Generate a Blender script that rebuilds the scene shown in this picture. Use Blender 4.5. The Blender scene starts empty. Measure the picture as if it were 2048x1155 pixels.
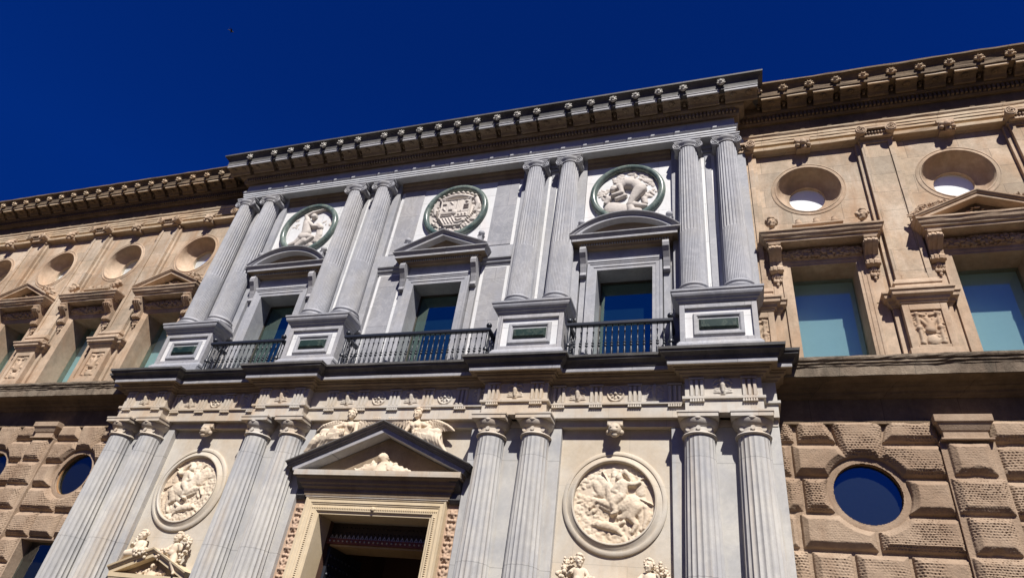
import bpy, bmesh, math, random
import numpy as np
from mathutils import Vector, Matrix

random.seed(7)
RS = np.random.RandomState(11)
S = bpy.context.scene
COL = S.collection

# ------------------------------------------------------------------ camera
cam_d = bpy.data.cameras.new('camera')
cam_d.sensor_width = 36.0
cam_d.lens = 36.0 * 1293.9062 / 2048.0
cam_d.clip_start = 0.1
cam_d.clip_end = 3000
cam = bpy.data.objects.new('camera', cam_d)
COL.objects.link(cam)
R = Matrix(((0.94971847, 0.0686528, 0.30548586),
            (0.28744339, -0.57800921, -0.76372878),
            (0.12414152, 0.81313722, -0.56867982)))
cam.matrix_world = Matrix.Translation((7.504621, -13.0, 1.6)) @ R.to_4x4()
S.camera = cam

# ------------------------------------------------------------------ sky, sun, exposure
SUN = Vector((0.46, -1.0, 1.29)).normalized()
world = bpy.data.worlds.new('World')
S.world = world
world.use_nodes = True
wn = world.node_tree
for n in list(wn.nodes):
    wn.nodes.remove(n)
wo = wn.nodes.new('ShaderNodeOutputWorld')
bg = wn.nodes.new('ShaderNodeBackground')
sky = wn.nodes.new('ShaderNodeTexSky')
sky.sky_type = 'NISHITA'
sky.sun_disc = False
sky.sun_elevation = math.asin(SUN.z)
sky.sun_rotation = math.atan2(SUN.x, SUN.y)
sky.altitude = 780
sky.air_density = 0.75
sky.dust_density = 0.1
sky.ozone_density = 6.0
hs = wn.nodes.new('ShaderNodeMix')          # a polarised, deep blue sky
hs.data_type = 'RGBA'
hs.blend_type = 'MULTIPLY'
hs.inputs[0].default_value = 1.0
hs.inputs[7].default_value = (0.02, 0.40, 1.50, 1)
wn.links.new(sky.outputs[0], hs.inputs[6])
# the sky is darkened towards the horizon to cut the ambient light
tc = wn.nodes.new('ShaderNodeTexCoord')
sz = wn.nodes.new('ShaderNodeSeparateXYZ')
wn.links.new(tc.outputs['Generated'], sz.inputs[0])
mr = wn.nodes.new('ShaderNodeMapRange')
mr.inputs['From Min'].default_value = 0.0
mr.inputs['From Max'].default_value = 0.55
mr.inputs['To Min'].default_value = 0.05
mr.inputs['To Max'].default_value = 1.0
wn.links.new(sz.outputs['Z'], mr.inputs['Value'])
h2 = wn.nodes.new('ShaderNodeMix')
h2.data_type = 'RGBA'
h2.blend_type = 'MULTIPLY'
h2.inputs[0].default_value = 1.0
wn.links.new(hs.outputs[2], h2.inputs[6])
wn.links.new(mr.outputs[0], h2.inputs[7])
wn.links.new(h2.outputs[2], bg.inputs['Color'])
bg.inputs['Strength'].default_value = 0.039
wn.links.new(bg.outputs[0], wo.inputs['Surface'])

sun_d = bpy.data.lights.new('sun', 'SUN')
sun_d.energy = 5.0
sun_d.angle = math.radians(0.53)
sun_d.color = (1.0, 0.95, 0.88)
sun = bpy.data.objects.new('sun', sun_d)
sun.rotation_euler = (-SUN).to_track_quat('-Z', 'Y').to_euler()
sun.location = (20, -40, 60)
COL.objects.link(sun)

S.view_settings.view_transform = 'Standard'
S.view_settings.look = 'None'
S.view_settings.exposure = 0.58
S.view_settings.gamma = 1.0

# ------------------------------------------------------------------ materials
class NT:
    def __init__(s, name):
        s.m = bpy.data.materials.new(name)
        s.m.use_nodes = True
        s.t = s.m.node_tree
        s.b = s.t.nodes['Principled BSDF']
    def n(s, typ, **kw):
        nd = s.t.nodes.new(typ)
        for k, v in kw.items():
            if k.startswith('i_'):
                nd.inputs[k[2:].replace('_', ' ')].default_value = v
            else:
                setattr(nd, k, v)
        return nd
    def l(s, a, b):
        s.t.links.new(a, b)
    def ramp(s, fac, stops):
        r = s.n('ShaderNodeValToRGB')
        e = r.color_ramp.elements
        while len(e) > 1:
            e.remove(e[-1])
        for i, (p, c) in enumerate(stops):
            if i == 0:
                e[0].position = p
                q = e[0]
            else:
                q = e.new(p)
            q.color = (c, c, c, 1) if not hasattr(c, '__len__') else (*c, 1)
        s.l(fac, r.inputs[0])
        return r.outputs[0]
    def mix(s, fac, a, b, mode='MIX'):
        m = s.n('ShaderNodeMix', data_type='RGBA', blend_type=mode)
        for sock, v in ((m.inputs[0], fac), (m.inputs[6], a), (m.inputs[7], b)):
            if hasattr(v, 'is_output') or isinstance(v, bpy.types.NodeSocket):
                s.l(v, sock)
            elif hasattr(v, '__len__'):
                sock.default_value = (*v, 1)
            else:
                sock.default_value = v
        return m.outputs[2]
    def pos(s, scale=(1, 1, 1), off=(0, 0, 0)):
        g = s.n('ShaderNodeNewGeometry')
        mp = s.n('ShaderNodeMapping')
        mp.inputs['Scale'].default_value = scale
        mp.inputs['Location'].default_value = off
        s.l(g.outputs['Position'], mp.inputs['Vector'])
        return mp.outputs[0]
    def noise(s, vec, scale, detail=5, rough=0.6, dist=0.0):
        n = s.n('ShaderNodeTexNoise')
        n.inputs['Scale'].default_value = scale
        n.inputs['Detail'].default_value = detail
        n.inputs['Roughness'].default_value = rough
        n.inputs['Distortion'].default_value = dist
        s.l(vec, n.inputs['Vector'])
        return n.outputs['Fac']

def stone(name, c1, c2, c3, rough=0.8, stain=0.5, joints=None, bump=0.25, grain=45, vein=None, big=0.7, fine=0.25, jointdark=0.55, jitter=0.16, streak=(2.2, 2.2, 0.28), grime=None):
    k = NT(name)
    p = k.pos()
    f1 = k.ramp(k.noise(p, big, 7, 0.62, 0.4), [(0.39, 0.0), (0.61, 1.0)])
    col = k.mix(f1, c1, c2)
    # stains that run downwards
    ps = k.pos(streak, (3.1, 1.7, 0.4))
    fs = k.ramp(k.noise(ps, 1.0, 6, 0.65, 0.2), [(0.5, 0.0), (0.75, 1.0)])
    m = k.n('ShaderNodeMath', operation='MULTIPLY')
    k.l(fs, m.inputs[0])
    m.inputs[1].default_value = stain
    col = k.mix(m.outputs[0], col, c3)
    if grime:
        fg = k.ramp(k.noise(k.pos((0.8, 0.8, 0.45), (9, 4, 2)), 1.1, 8, 0.7, 0.6), [(0.47, 0.0), (0.62, 1.0)])
        mg = k.n('ShaderNodeMath', operation='MULTIPLY')
        k.l(fg, mg.inputs[0])
        mg.inputs[1].default_value = grime[3]
        col = k.mix(mg.outputs[0], col, grime[:3])
    # mottling
    f2 = k.noise(p, 7.0, 8, 0.7)
    dark = k.ramp(f2, [(0.3, 1.0 - fine), (0.7, 1.0 + 0.0)])
    col = k.mix(1.0, col, dark, 'MULTIPLY')
    f3 = k.noise(p, grain, 4, 0.7)
    gr = k.ramp(f3, [(0.25, 1.0 - fine * 0.7), (0.75, 1.0)])
    col = k.mix(1.0, col, gr, 'MULTIPLY')
    if vein:
        vn = k.noise(k.pos((1, 1, 0.8), (5, 2, 1)), 1.3, 9, 0.7, 1.2)
        vf = k.ramp(vn, [(0.475, 0.0), (0.497, 1.0), (0.503, 1.0), (0.53, 0.0)])
        m2 = k.n('ShaderNodeMath', operation='MULTIPLY')
        k.l(vf, m2.inputs[0])
        m2.inputs[1].default_value = 0.22
        col = k.mix(m2.outputs[0], col, vein)
    bsum = f3
    if joints:
        g = k.n('ShaderNodeNewGeometry')
        sx = k.n('ShaderNodeSeparateXYZ')
        k.l(g.outputs['Position'], sx.inputs[0])
        ad = k.n('ShaderNodeMath', operation='ADD')
        k.l(sx.outputs['X'], ad.inputs[0])
        k.l(sx.outputs['Y'], ad.inputs[1])
        cb = k.n('ShaderNodeCombineXYZ')
        k.l(ad.outputs[0], cb.inputs['X'])
        zo = k.n('ShaderNodeMath', operation='ADD')
        k.l(sx.outputs['Z'], zo.inputs[0])
        zo.inputs[1].default_value = joints[2] if len(joints) > 2 else 0.0
        k.l(zo.outputs[0], cb.inputs['Y'])
        bt = k.n('ShaderNodeTexBrick')
        bt.offset = 0.5
        bt.inputs['Scale'].default_value = 1.0
        bt.inputs['Mortar Size'].default_value = 0.007
        bt.inputs['Mortar Smooth'].default_value = 0.3
        bt.inputs['Brick Width'].default_value = joints[0]
        bt.inputs['Row Height'].default_value = joints[1]
        bt.inputs['Color1'].default_value = (1 - jitter,) * 3 + (1,)
        bt.inputs['Color2'].default_value = (1, 1 - jitter * 0.15, 1 - jitter * 0.3, 1)
        bt.inputs['Mortar'].default_value = (jointdark,) * 3 + (1,)
        k.l(cb.outputs[0], bt.inputs['Vector'])
        col = k.mix(1.0, col, bt.outputs['Color'], 'MULTIPLY')
    k.l(col, k.b.inputs['Base Color'])
    k.b.inputs['Roughness'].default_value = rough
    k.b.inputs['Specular IOR Level'].default_value = 0.3
    bp = k.n('ShaderNodeBump')
    bp.inputs['Strength'].default_value = bump
    bp.inputs['Distance'].default_value = 0.02
    f4 = k.noise(p, 14, 6, 0.7)
    ad2 = k.n('ShaderNodeMath', operation='ADD')
    k.l(f4, ad2.inputs[0])
    k.l(bsum, ad2.inputs[1])
    k.l(ad2.outputs[0], bp.inputs['Height'])
    k.l(bp.outputs[0], k.b.inputs['Normal'])
    return k.m

GREY = stone('grey_marble', (0.325, 0.335, 0.37), (0.415, 0.42, 0.455), (0.29, 0.28, 0.28), 0.6, 0.4, (1.9, 1.35, 0.3), 0.12, 60, (0.62, 0.62, 0.63), fine=0.16, jitter=0.17, jointdark=0.55, grime=(0.40, 0.385, 0.37, 0.5))
GREYD = stone('grey_marble_moulding', (0.30, 0.31, 0.345), (0.385, 0.39, 0.42), (0.26, 0.245, 0.235), 0.65, 0.4, None, 0.06, 60, (0.54, 0.54, 0.55), fine=0.13, grime=(0.36, 0.345, 0.33, 0.5))
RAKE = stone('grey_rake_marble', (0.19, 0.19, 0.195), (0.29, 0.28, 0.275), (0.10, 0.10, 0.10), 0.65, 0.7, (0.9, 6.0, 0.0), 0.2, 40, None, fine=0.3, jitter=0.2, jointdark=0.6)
LIGHTM = stone('light_grey_marble', (0.50, 0.52, 0.56), (0.58, 0.60, 0.63), (0.44, 0.42, 0.41), 0.6, 0.4, (1.5, 6.0, 0.0), 0.1, 60, None, fine=0.12, jitter=0.12, jointdark=0.7)
WHITE = stone('white_marble', (0.74, 0.75, 0.76), (0.66, 0.68, 0.70), (0.66, 0.56, 0.53), 0.5, 0.4, (1.15, 1.3, 0.55), 0.06, 60, (0.55, 0.52, 0.52), fine=0.10, jitter=0.06, jointdark=0.6, grime=(0.58, 0.56, 0.54, 0.35))
COLM = stone('blue_grey_marble', (0.40, 0.405, 0.415), (0.55, 0.535, 0.50), (0.46, 0.37, 0.27), 0.6, 0.7, (60.0, 2.15, 0.0), 0.10, 70, (0.34, 0.34, 0.36), fine=0.14, streak=(3.0, 3.0, 0.22), jitter=0.06, jointdark=0.6, grime=(0.36, 0.355, 0.35, 0.5))
IVORY = stone('ivory_marble', (0.55, 0.475, 0.37), (0.60, 0.56, 0.49), (0.50, 0.385, 0.26), 0.65, 0.5, (2.1, 1.5, 0.0), 0.10, 60, (0.52, 0.46, 0.38), fine=0.14, jitter=0.08, jointdark=0.8)
WARM = stone('warm_marble', (0.57, 0.48, 0.37), (0.58, 0.55, 0.50), (0.50, 0.335, 0.205), 0.65, 0.7, (1.3, 3.0, 0.0), 0.10, 60, None, fine=0.16, jitter=0.10, jointdark=0.75)
CARVE = stone('carved_marble', (0.68, 0.585, 0.46), (0.64, 0.52, 0.385), (0.52, 0.37, 0.24), 0.7, 0.35, None, 0.12, 80, None, fine=0.14)
PALE = stone('pale_carved_marble', (0.52, 0.475, 0.44), (0.60, 0.55, 0.50), (0.50, 0.45, 0.42), 0.7, 0.4, None, 0.1, 80, None, fine=0.14)
DOORST = stone('door_stone', (0.60, 0.48, 0.31), (0.64, 0.53, 0.37), (0.52, 0.40, 0.25), 0.7, 0.3, None, 0.10, 80, None, fine=0.12)
REDST = stone('red_carved_stone', (0.44, 0.29, 0.195), (0.50, 0.36, 0.26), (0.52, 0.42, 0.32), 0.8, 0.4, None, 0.2, 70, None, fine=0.2)
SAND = stone('sandstone_ashlar', (0.54, 0.395, 0.27), (0.74, 0.62, 0.49), (0.45, 0.26, 0.14), 0.85, 0.75, (1.15, 0.60, 0.2), 0.4, 50, None, big=0.6, fine=0.24, jitter=0.24, jointdark=0.5, grime=(0.40, 0.335, 0.25, 0.6))
SANDT = stone('sandstone_trim', (0.475, 0.335, 0.225), (0.60, 0.46, 0.335), (0.35, 0.205, 0.12), 0.85, 0.6, None, 0.3, 50, None, big=0.9, fine=0.24, grime=(0.32, 0.26, 0.19, 0.6))
SANDC = stone('sandstone_pale', (0.66, 0.54, 0.39), (0.56, 0.41, 0.27), (0.44, 0.27, 0.15), 0.85, 0.4, (1.4, 0.6, 0.1), 0.3, 50, None, fine=0.2, jitter=0.14)
SANDD = stone('weathered_shade_sandstone', (0.17, 0.125, 0.085), (0.27, 0.195, 0.125), (0.10, 0.08, 0.06), 0.9, 0.7, (1.3, 5.0, 0.0), 0.5, 35, None, fine=0.3, jitter=0.2)  # weathered sandstone; its dark tone also paints shade below the wing cornices
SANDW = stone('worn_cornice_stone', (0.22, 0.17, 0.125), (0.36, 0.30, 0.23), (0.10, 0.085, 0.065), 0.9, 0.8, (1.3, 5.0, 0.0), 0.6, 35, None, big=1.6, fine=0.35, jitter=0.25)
RUST = stone('rusticated_sandstone', (0.325, 0.23, 0.158), (0.42, 0.315, 0.225), (0.235, 0.15, 0.095), 0.95, 0.55, None, 0.4, 40, None, fine=0.2)
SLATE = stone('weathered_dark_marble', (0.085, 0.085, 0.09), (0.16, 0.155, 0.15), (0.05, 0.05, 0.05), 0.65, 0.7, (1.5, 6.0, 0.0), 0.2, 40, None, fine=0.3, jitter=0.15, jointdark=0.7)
BROWNST = stone('shaded_soffit_stone', (0.26, 0.19, 0.125), (0.32, 0.25, 0.175), (0.17, 0.115, 0.07), 0.85, 0.6, None, 0.2, 40, None, fine=0.25)  # stained brown stone; shade of undersides and recesses is in its colour
GREEN = stone('green_serpentine', (0.075, 0.12, 0.118), (0.19, 0.235, 0.215), (0.03, 0.055, 0.06), 0.25, 0.7, None, 0.02, 30, (0.40, 0.42, 0.33), big=2.0, fine=0.3)
GREENS = stone('dark_green_slab', (0.016, 0.034, 0.031), (0.035, 0.06, 0.05), (0.012, 0.025, 0.025), 0.3, 0.6, None, 0.02, 30, (0.2, 0.22, 0.17), big=2.0, fine=0.3)
REDB = stone('red_painted_wood', (0.16, 0.045, 0.035), (0.20, 0.06, 0.045), (0.10, 0.03, 0.025), 0.6, 0.4, None, 0.1, 40)
WOODP = stone('pale_wood', (0.40, 0.27, 0.14), (0.48, 0.34, 0.19), (0.32, 0.20, 0.10), 0.7, 0.5, None, 0.1, 40, streak=(0.4, 6, 6))
WOODF = stone('window_wood', (0.36, 0.19, 0.08), (0.42, 0.24, 0.11), (0.22, 0.11, 0.05), 0.6, 0.4, None, 0.1, 40)
BLIND = stone('pale_blind', (0.74, 0.78, 0.74), (0.70, 0.75, 0.72), (0.66, 0.71, 0.68), 0.9, 0.3, None, 0.0, 40, fine=0.04)
OBLIND = stone('white_blind', (0.88, 0.89, 0.89), (0.85, 0.86, 0.86), (0.82, 0.84, 0.84), 0.9, 0.2, None, 0.0, 40, fine=0.02)
SKYBACK = stone('sky_tint_backing', (0.012, 0.05, 0.075), (0.02, 0.065, 0.09), (0.01, 0.04, 0.055), 0.9, 0.3, None, 0.0, 40, fine=0.1)  # teal of the reflected sky, put into a sheet behind the glass
GROUND = stone('plaza_paving', (0.05, 0.037, 0.025), (0.065, 0.048, 0.033), (0.04, 0.03, 0.02), 0.95, 0.4, None, 0.3, 25)

def simple(name, col, rough=0.5, metal=0.0):
    k = NT(name)
    p = k.pos()
    f = k.ramp(k.noise(p, 25, 5), [(0.3, tuple(c * 0.75 for c in col)), (0.7, col)])
    k.l(f, k.b.inputs['Base Color'])
    k.b.inputs['Roughness'].default_value = rough
    k.b.inputs['Metallic'].default_value = metal
    return k.m
IRON = simple('black_iron', (0.022, 0.026, 0.036), 0.38)
PASS = simple('brown_passage_wood', (0.11, 0.055, 0.035), 0.7)
STEEL = simple('steel_stud', (0.55, 0.53, 0.50), 0.45, 0.6)
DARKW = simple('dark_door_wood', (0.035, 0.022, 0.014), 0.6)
FEATH = simple('dark_feathers', (0.02, 0.02, 0.022), 0.8)

def glass_mat(name, refl, tint, through=(0.74, 0.95, 0.98)):
    k = NT(name)
    out = k.t.nodes['Material Output']
    gl = k.n('ShaderNodeBsdfGlossy')
    gl.inputs['Roughness'].default_value = 0.02
    gl.inputs['Color'].default_value = (*tint, 1)
    tr = k.n('ShaderNodeBsdfTransparent')
    tr.inputs['Color'].default_value = (*through, 1)
    fr = k.n('ShaderNodeLayerWeight')
    fr.inputs['Blend'].default_value = 0.25
    ml = k.n('ShaderNodeMath', operation='MULTIPLY_ADD')
    k.l(fr.outputs['Fresnel'], ml.inputs[0])
    ml.inputs[1].default_value = 0.5
    ml.inputs[2].default_value = refl
    ml.use_clamp = True
    wob = k.n('ShaderNodeBump')
    wob.inputs['Strength'].default_value = 0.03
    wob.inputs['Distance'].default_value = 0.05
    k.l(k.noise(k.pos(), 1.6, 2), wob.inputs['Height'])
    k.l(wob.outputs[0], gl.inputs['Normal'])
    mx = k.n('ShaderNodeMixShader')
    k.l(ml.outputs[0], mx.inputs[0])
    k.l(tr.outputs[0], mx.inputs[1])
    k.l(gl.outputs[0], mx.inputs[2])
    k.l(mx.outputs[0], out.inputs['Surface'])
    return k.m
GLASS = glass_mat('window_glass', 0.16, (0.75, 0.95, 1.0))
GLASSP = glass_mat('portal_glass', 0.26, (0.75, 1.0, 0.85))
GLASSO = glass_mat('oculus_glass', 0.03, (0.8, 0.95, 1.0), (0.97, 0.99, 1.0))
GLASSD = glass_mat('dark_round_glass', 0.22, (0.8, 0.9, 1.0))

# ------------------------------------------------------------------ mesh helpers
class MB:
    """collects geometry; build() links it as ONE mesh object"""
    def __init__(s):
        s.v = []
        s.f = []
    def add(s, vs, fs):
        o = len(s.v)
        s.v.extend([tuple(p) for p in vs])
        s.f.extend([tuple(i + o for i in f) for f in fs])
        return s
    def box(s, x0, x1, y0, y1, z0, z1):
        vs = [(x, y, z) for x in (x0, x1) for y in (y0, y1) for z in (z0, z1)]
        return s.add(vs, [(0, 1, 3, 2), (4, 6, 7, 5), (0, 4, 5, 1), (2, 3, 7, 6), (0, 2, 6, 4), (1, 5, 7, 3)])
    def prism(s, poly, y0, y1):
        n = len(poly)
        vs = [(x, y0, z) for x, z in poly] + [(x, y1, z) for x, z in poly]
        return s.add(vs, [tuple(range(n)), tuple(range(2 * n - 1, n - 1, -1))] + [(i, (i + 1) % n, n + (i + 1) % n, n + i) for i in range(n)])
    def prismx(s, poly, x0, x1):
        n = len(poly)
        vs = [(x0, y, z) for y, z in poly] + [(x1, y, z) for y, z in poly]
        return s.add(vs, [tuple(range(n)), tuple(range(2 * n - 1, n - 1, -1))] + [(i, (i + 1) % n, n + (i + 1) % n, n + i) for i in range(n)])
    def sweep(s, path, prof, plane='xy', sgn=1, closed=False, sub=0, jit=0.0):
        """profile (t, w) along a 2D path; t goes outwards, w is z (plane xy) or y (plane xz)"""
        P = [np.array(p, float) for p in path]
        if sub:
            Q = []
            for a, b in zip(P, P[1:]):
                m = max(1, int(np.linalg.norm(b - a) / sub))
                Q += [a + (b - a) * i / m for i in range(m)]
            P = Q + [P[-1]]
        n = len(P)
        rings = []
        for i in range(n):
            pa = P[(i - 1) % n] if (i > 0 or closed) else None
            pb = P[(i + 1) % n] if (i < n - 1 or closed) else None
            ns = []
            for a, b in ((pa, P[i]), (P[i], pb)):
                if a is None or b is None:
                    continue
                d = (b - a) / np.linalg.norm(b - a)
                ns.append(np.array((d[1], -d[0])) * sgn)
            m = ns[0] if len(ns) == 1 else (ns[0] + ns[1]) / (1 + ns[0] @ ns[1])
            r = []
            for t, w in prof:
                if jit:
                    t += random.gauss(0, jit)
                    w += random.gauss(0, jit * 0.6)
                q = P[i] + m * t
                r.append((q[0], q[1], w) if plane == 'xy' else (q[0], w, q[1]))
            rings.append(r)
        k = len(prof)
        vs = [v for r in rings for v in r]
        fs = []
        for i in range(n if closed else n - 1):
            j = (i + 1) % n
            fs += [(i * k + a, i * k + (a + 1) % k, j * k + (a + 1) % k, j * k + a) for a in range(k)]
        if not closed:
            fs += [tuple(range(k)), tuple(range((n - 1) * k, n * k))]
        return s.add(vs, fs)
    def lathe(s, prof, c=(0, 0, 0), seg=32, axis='z', cap=True):
        vs = []
        for r, h in prof:
            for i in range(seg):
                a = 2 * math.pi * i / seg
                x, y = r * math.cos(a), r * math.sin(a)
                vs.append((c[0] + x, c[1] + y, c[2] + h) if axis == 'z' else ((c[0] + x, c[1] + h, c[2] + y) if axis == 'y' else (c[0] + h, c[1] + x, c[2] + y)))
        fs = []
        for j in range(len(prof) - 1):
            fs += [(j * seg + i, j * seg + (i + 1) % seg, (j + 1) * seg + (i + 1) % seg, (j + 1) * seg + i) for i in range(seg)]
        if cap:
            fs += [tuple(range(seg)), tuple(range((len(prof) - 1) * seg, len(prof) * seg))]
        return s.add(vs, fs)
    def sphere(s, c, r, seg=10, rings=7, sc=(1, 1, 1)):
        prof = []
        vs = [(c[0], c[1], c[2] - r * sc[2])]
        for j in range(1, rings):
            a = math.pi * j / rings
            for i in range(seg):
                b = 2 * math.pi * i / seg
                vs.append((c[0] + r * sc[0] * math.sin(a) * math.cos(b), c[1] + r * sc[1] * math.sin(a) * math.sin(b), c[2] - r * sc[2] * math.cos(a)))
        vs.append((c[0], c[1], c[2] + r * sc[2]))
        fs = [(0, 1 + (i + 1) % seg, 1 + i) for i in range(seg)]
        for j in range(rings - 2):
            o = 1 + j * seg
            fs += [(o + i, o + (i + 1) % seg, o + seg + (i + 1) % seg, o + seg + i) for i in range(seg)]
        o = 1 + (rings - 2) * seg
        fs += [(o + i, o + (i + 1) % seg, len(vs) - 1) for i in range(seg)]
        return s.add(vs, fs)
    def tube(s, pts, rad, seg=6):
        P = [Vector(p) for p in pts]
        n = len(P)
        rr = rad if hasattr(rad, '__len__') else [rad] * n
        vs = []
        ref = Vector((0.13, 0.31, 0.94))
        for i in range(n):
            d = (P[min(i + 1, n - 1)] - P[max(i - 1, 0)]).normalized()
            u = d.cross(ref)
            if u.length < 1e-3:
                u = d.cross(Vector((1, 0, 0)))
            u.normalize()
            w = d.cross(u)
            for k in range(seg):
                a = 2 * math.pi * k / seg
                vs.append(P[i] + rr[i] * (math.cos(a) * u + math.sin(a) * w))
        fs = []
        for i in range(n - 1):
            fs += [(i * seg + k, i * seg + (k + 1) % seg, (i + 1) * seg + (k + 1) % seg, (i + 1) * seg + k) for k in range(seg)]
        fs += [tuple(range(seg)), tuple(range((n - 1) * seg, n * seg))]
        return s.add(vs, fs)
    def capsule(s, a, ra, b, rb, seg=12):
        A, B = Vector(a), Vector(b)
        s.sphere(a, ra, seg, 8)
        s.sphere(b, rb, seg, 8)
        if (B - A).length > 1e-4:
            s.tube([A, B], [ra, rb], seg)
        return s
    def disc(s, c, r, seg=48):
        vs = [(c[0] + r * math.cos(2 * math.pi * i / seg), c[1], c[2] + r * math.sin(2 * math.pi * i / seg)) for i in range(seg)]
        return s.add(vs, [tuple(range(seg))])
    def build(s, name, mat, parent=None, loc=(0, 0, 0), smooth=None, bevel=0.0, rot=None):
        me = bpy.data.meshes.new(name)
        me.from_pydata(s.v, [], s.f)
        bm = bmesh.new()
        bm.from_mesh(me)
        bmesh.ops.recalc_face_normals(bm, faces=bm.faces)
        bm.to_mesh(me)
        bm.free()
        return link(name, me, mat, parent, loc, smooth, bevel, rot)

def sheet(x0, x1, y, z0, z1):
    return MB().add([(x0, y, z0), (x1, y, z0), (x1, y, z1), (x0, y, z1)], [(0, 1, 2, 3)])

def link(name, me, mat, parent=None, loc=(0, 0, 0), smooth=None, bevel=0.0, rot=None):
    me.materials.append(mat)
    o = bpy.data.objects.new(name, me)
    COL.objects.link(o)
    o.location = loc
    if rot:
        o.rotation_euler = rot
    if parent is not None:
        o.parent = parent
    if smooth is not None:
        for p in me.polygons:
            p.use_smooth = True
        if smooth < 170:
            me.set_sharp_from_angle(angle=math.radians(smooth))
    if bevel:
        b = o.modifiers.new('bevel', 'BEVEL')
        b.width = bevel
        b.segments = 2
        b.limit_method = 'ANGLE'
        b.angle_limit = math.radians(35)
    return o

def empty(name, loc=(0, 0, 0)):
    o = bpy.data.objects.new(name, None)
    COL.objects.link(o)
    o.location = loc
    return o

def tag(o, label=None, cat=None, group=None, kind=None):
    for k, v in (('label', label), ('category', cat), ('group', group), ('kind', kind)):
        if v:
            o[k] = v
    return o

def dup(o, parent=None, loc=None, mirror=False):
    c = o.copy()
    COL.objects.link(c)
    c.parent = parent if parent is not None else o.parent
    if loc is not None:
        c.location = loc
    if mirror:
        c.scale.x = -c.scale.x
    for ch in list(o.children):
        dup(ch, c)
    return c

# ------------------------------------------------------------------ relief height fields
class HF:
    """a carved relief: height above a ground, on an x-z grid"""
    def __init__(s, x0, x1, z0, z1, step):
        nx = int(round((x1 - x0) / step)) + 1
        nz = int(round((z1 - z0) / step)) + 1
        s.x = np.linspace(x0, x1, nx)
        s.z = np.linspace(z0, z1, nz)
        s.X, s.Z = np.meshgrid(s.x, s.z)
        s.H = np.zeros_like(s.X)
        s.keep = np.ones_like(s.X, bool)
    def cap(s, a, ra, b, rb, lift=0.0, k=1.0):
        ax, az = a
        bx, bz = b
        dx, dz = bx - ax, bz - az
        L = dx * dx + dz * dz + 1e-9
        t = np.clip(((s.X - ax) * dx + (s.Z - az) * dz) / L, 0, 1)
        d2 = (s.X - ax - t * dx) ** 2 + (s.Z - az - t * dz) ** 2
        r = ra + (rb - ra) * t
        h = np.where(d2 < r * r, lift + k * np.sqrt(np.maximum(r * r - d2, 0)), 0)
        s.H = np.maximum(s.H, h)
        return s
    def chain(s, pts, lift=0.0, k=1.0):
        for p, q in zip(pts, pts[1:]):
            s.cap(p[:2], p[2], q[:2], q[2], lift, k)
        return s
    def ell(s, c, rx, rz, h, lift=0.0, rot=0.0):
        ca, sa = math.cos(rot), math.sin(rot)
        u = (s.X - c[0]) * ca + (s.Z - c[1]) * sa
        w = -(s.X - c[0]) * sa + (s.Z - c[1]) * ca
        q = 1 - (u / rx) ** 2 - (w / rz) ** 2
        s.H = np.maximum(s.H, np.where(q > 0, lift + h * np.sqrt(np.maximum(q, 0)), 0))
        return s
    def rect(s, x0, x1, z0, z1, h, soft=0.01):
        d = np.minimum(np.minimum(s.X - x0, x1 - s.X), np.minimum(s.Z - z0, z1 - s.Z))
        s.H = np.maximum(s.H, np.clip(d / soft, 0, 1) * h)
        return s
    def cut(s, x0, x1, z0, z1, dep, soft=0.01):
        d = np.minimum(np.minimum(s.X - x0, x1 - s.X), np.minimum(s.Z - z0, z1 - s.Z))
        s.H = s.H - np.clip(d / soft, 0, 1) * dep
        return s
    def lumps(s, n, box, r, h, rnd, inside=None):
        for _ in range(n):
            x = rnd.uniform(box[0], box[1])
            z = rnd.uniform(box[2], box[3])
            if inside and not inside(x, z):
                continue
            a = rnd.uniform(0.5, 1.0) * r
            s.ell((x, z), a * rnd.uniform(0.7, 1.7), a * rnd.uniform(0.5, 0.9), h * rnd.uniform(0.5, 1), 0, rnd.uniform(0, 3.1))
        return s
    def blur(s, n=1):
        for _ in range(n):
            p = np.pad(s.H, 1, mode='edge')
            s.H = (p[:-2, 1:-1] + p[2:, 1:-1] + p[1:-1, :-2] + p[1:-1, 2:] + 2 * s.H) / 6
        return s
    def detail(s, amp, seed=1):
        """tool marks and small folds on the carved parts"""
        r = np.random.RandomState(seed)
        tot = np.zeros_like(s.H)
        for n, a in ((1, 0.6), (3, 1.0)):
            q = HF.__new__(HF)
            q.H = r.normal(0, 1, s.H.shape)
            q.blur(n)
            tot += a * q.H / q.H.std()
        s.H = np.where(s.H > 0.004, np.maximum(0.003, s.H + amp * tot), s.H)
        return s
    def build(s, name, mat, parent=None, loc=(0, 0, 0), smooth=180, back=None):
        nz, nx = s.H.shape
        V = np.stack([s.X, -s.H, s.Z], -1).reshape(-1, 3)
        idx = np.arange(nz * nx).reshape(nz, nx)
        q = np.stack([idx[:-1, :-1], idx[:-1, 1:], idx[1:, 1:], idx[1:, :-1]], -1).reshape(-1, 4)
        kk = s.keep.reshape(-1)
        q = q[kk[q].all(1)]
        used = np.unique(q)
        mp = np.zeros(nz * nx, int)
        mp[used] = np.arange(len(used))
        V = V[used]
        q = mp[q]
        me = bpy.data.meshes.new(name)
        me.vertices.add(len(V))
        me.vertices.foreach_set('co', V.astype(np.float32).ravel())
        me.loops.add(q.size)
        me.loops.foreach_set('vertex_index', q.astype(np.int32).ravel())
        me.polygons.add(len(q))
        me.polygons.foreach_set('loop_start', np.arange(0, q.size, 4, dtype=np.int32))
        me.update(calc_edges=True)
        me.validate()
        o = link(name, me, mat, parent, loc, smooth)
        return o

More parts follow.
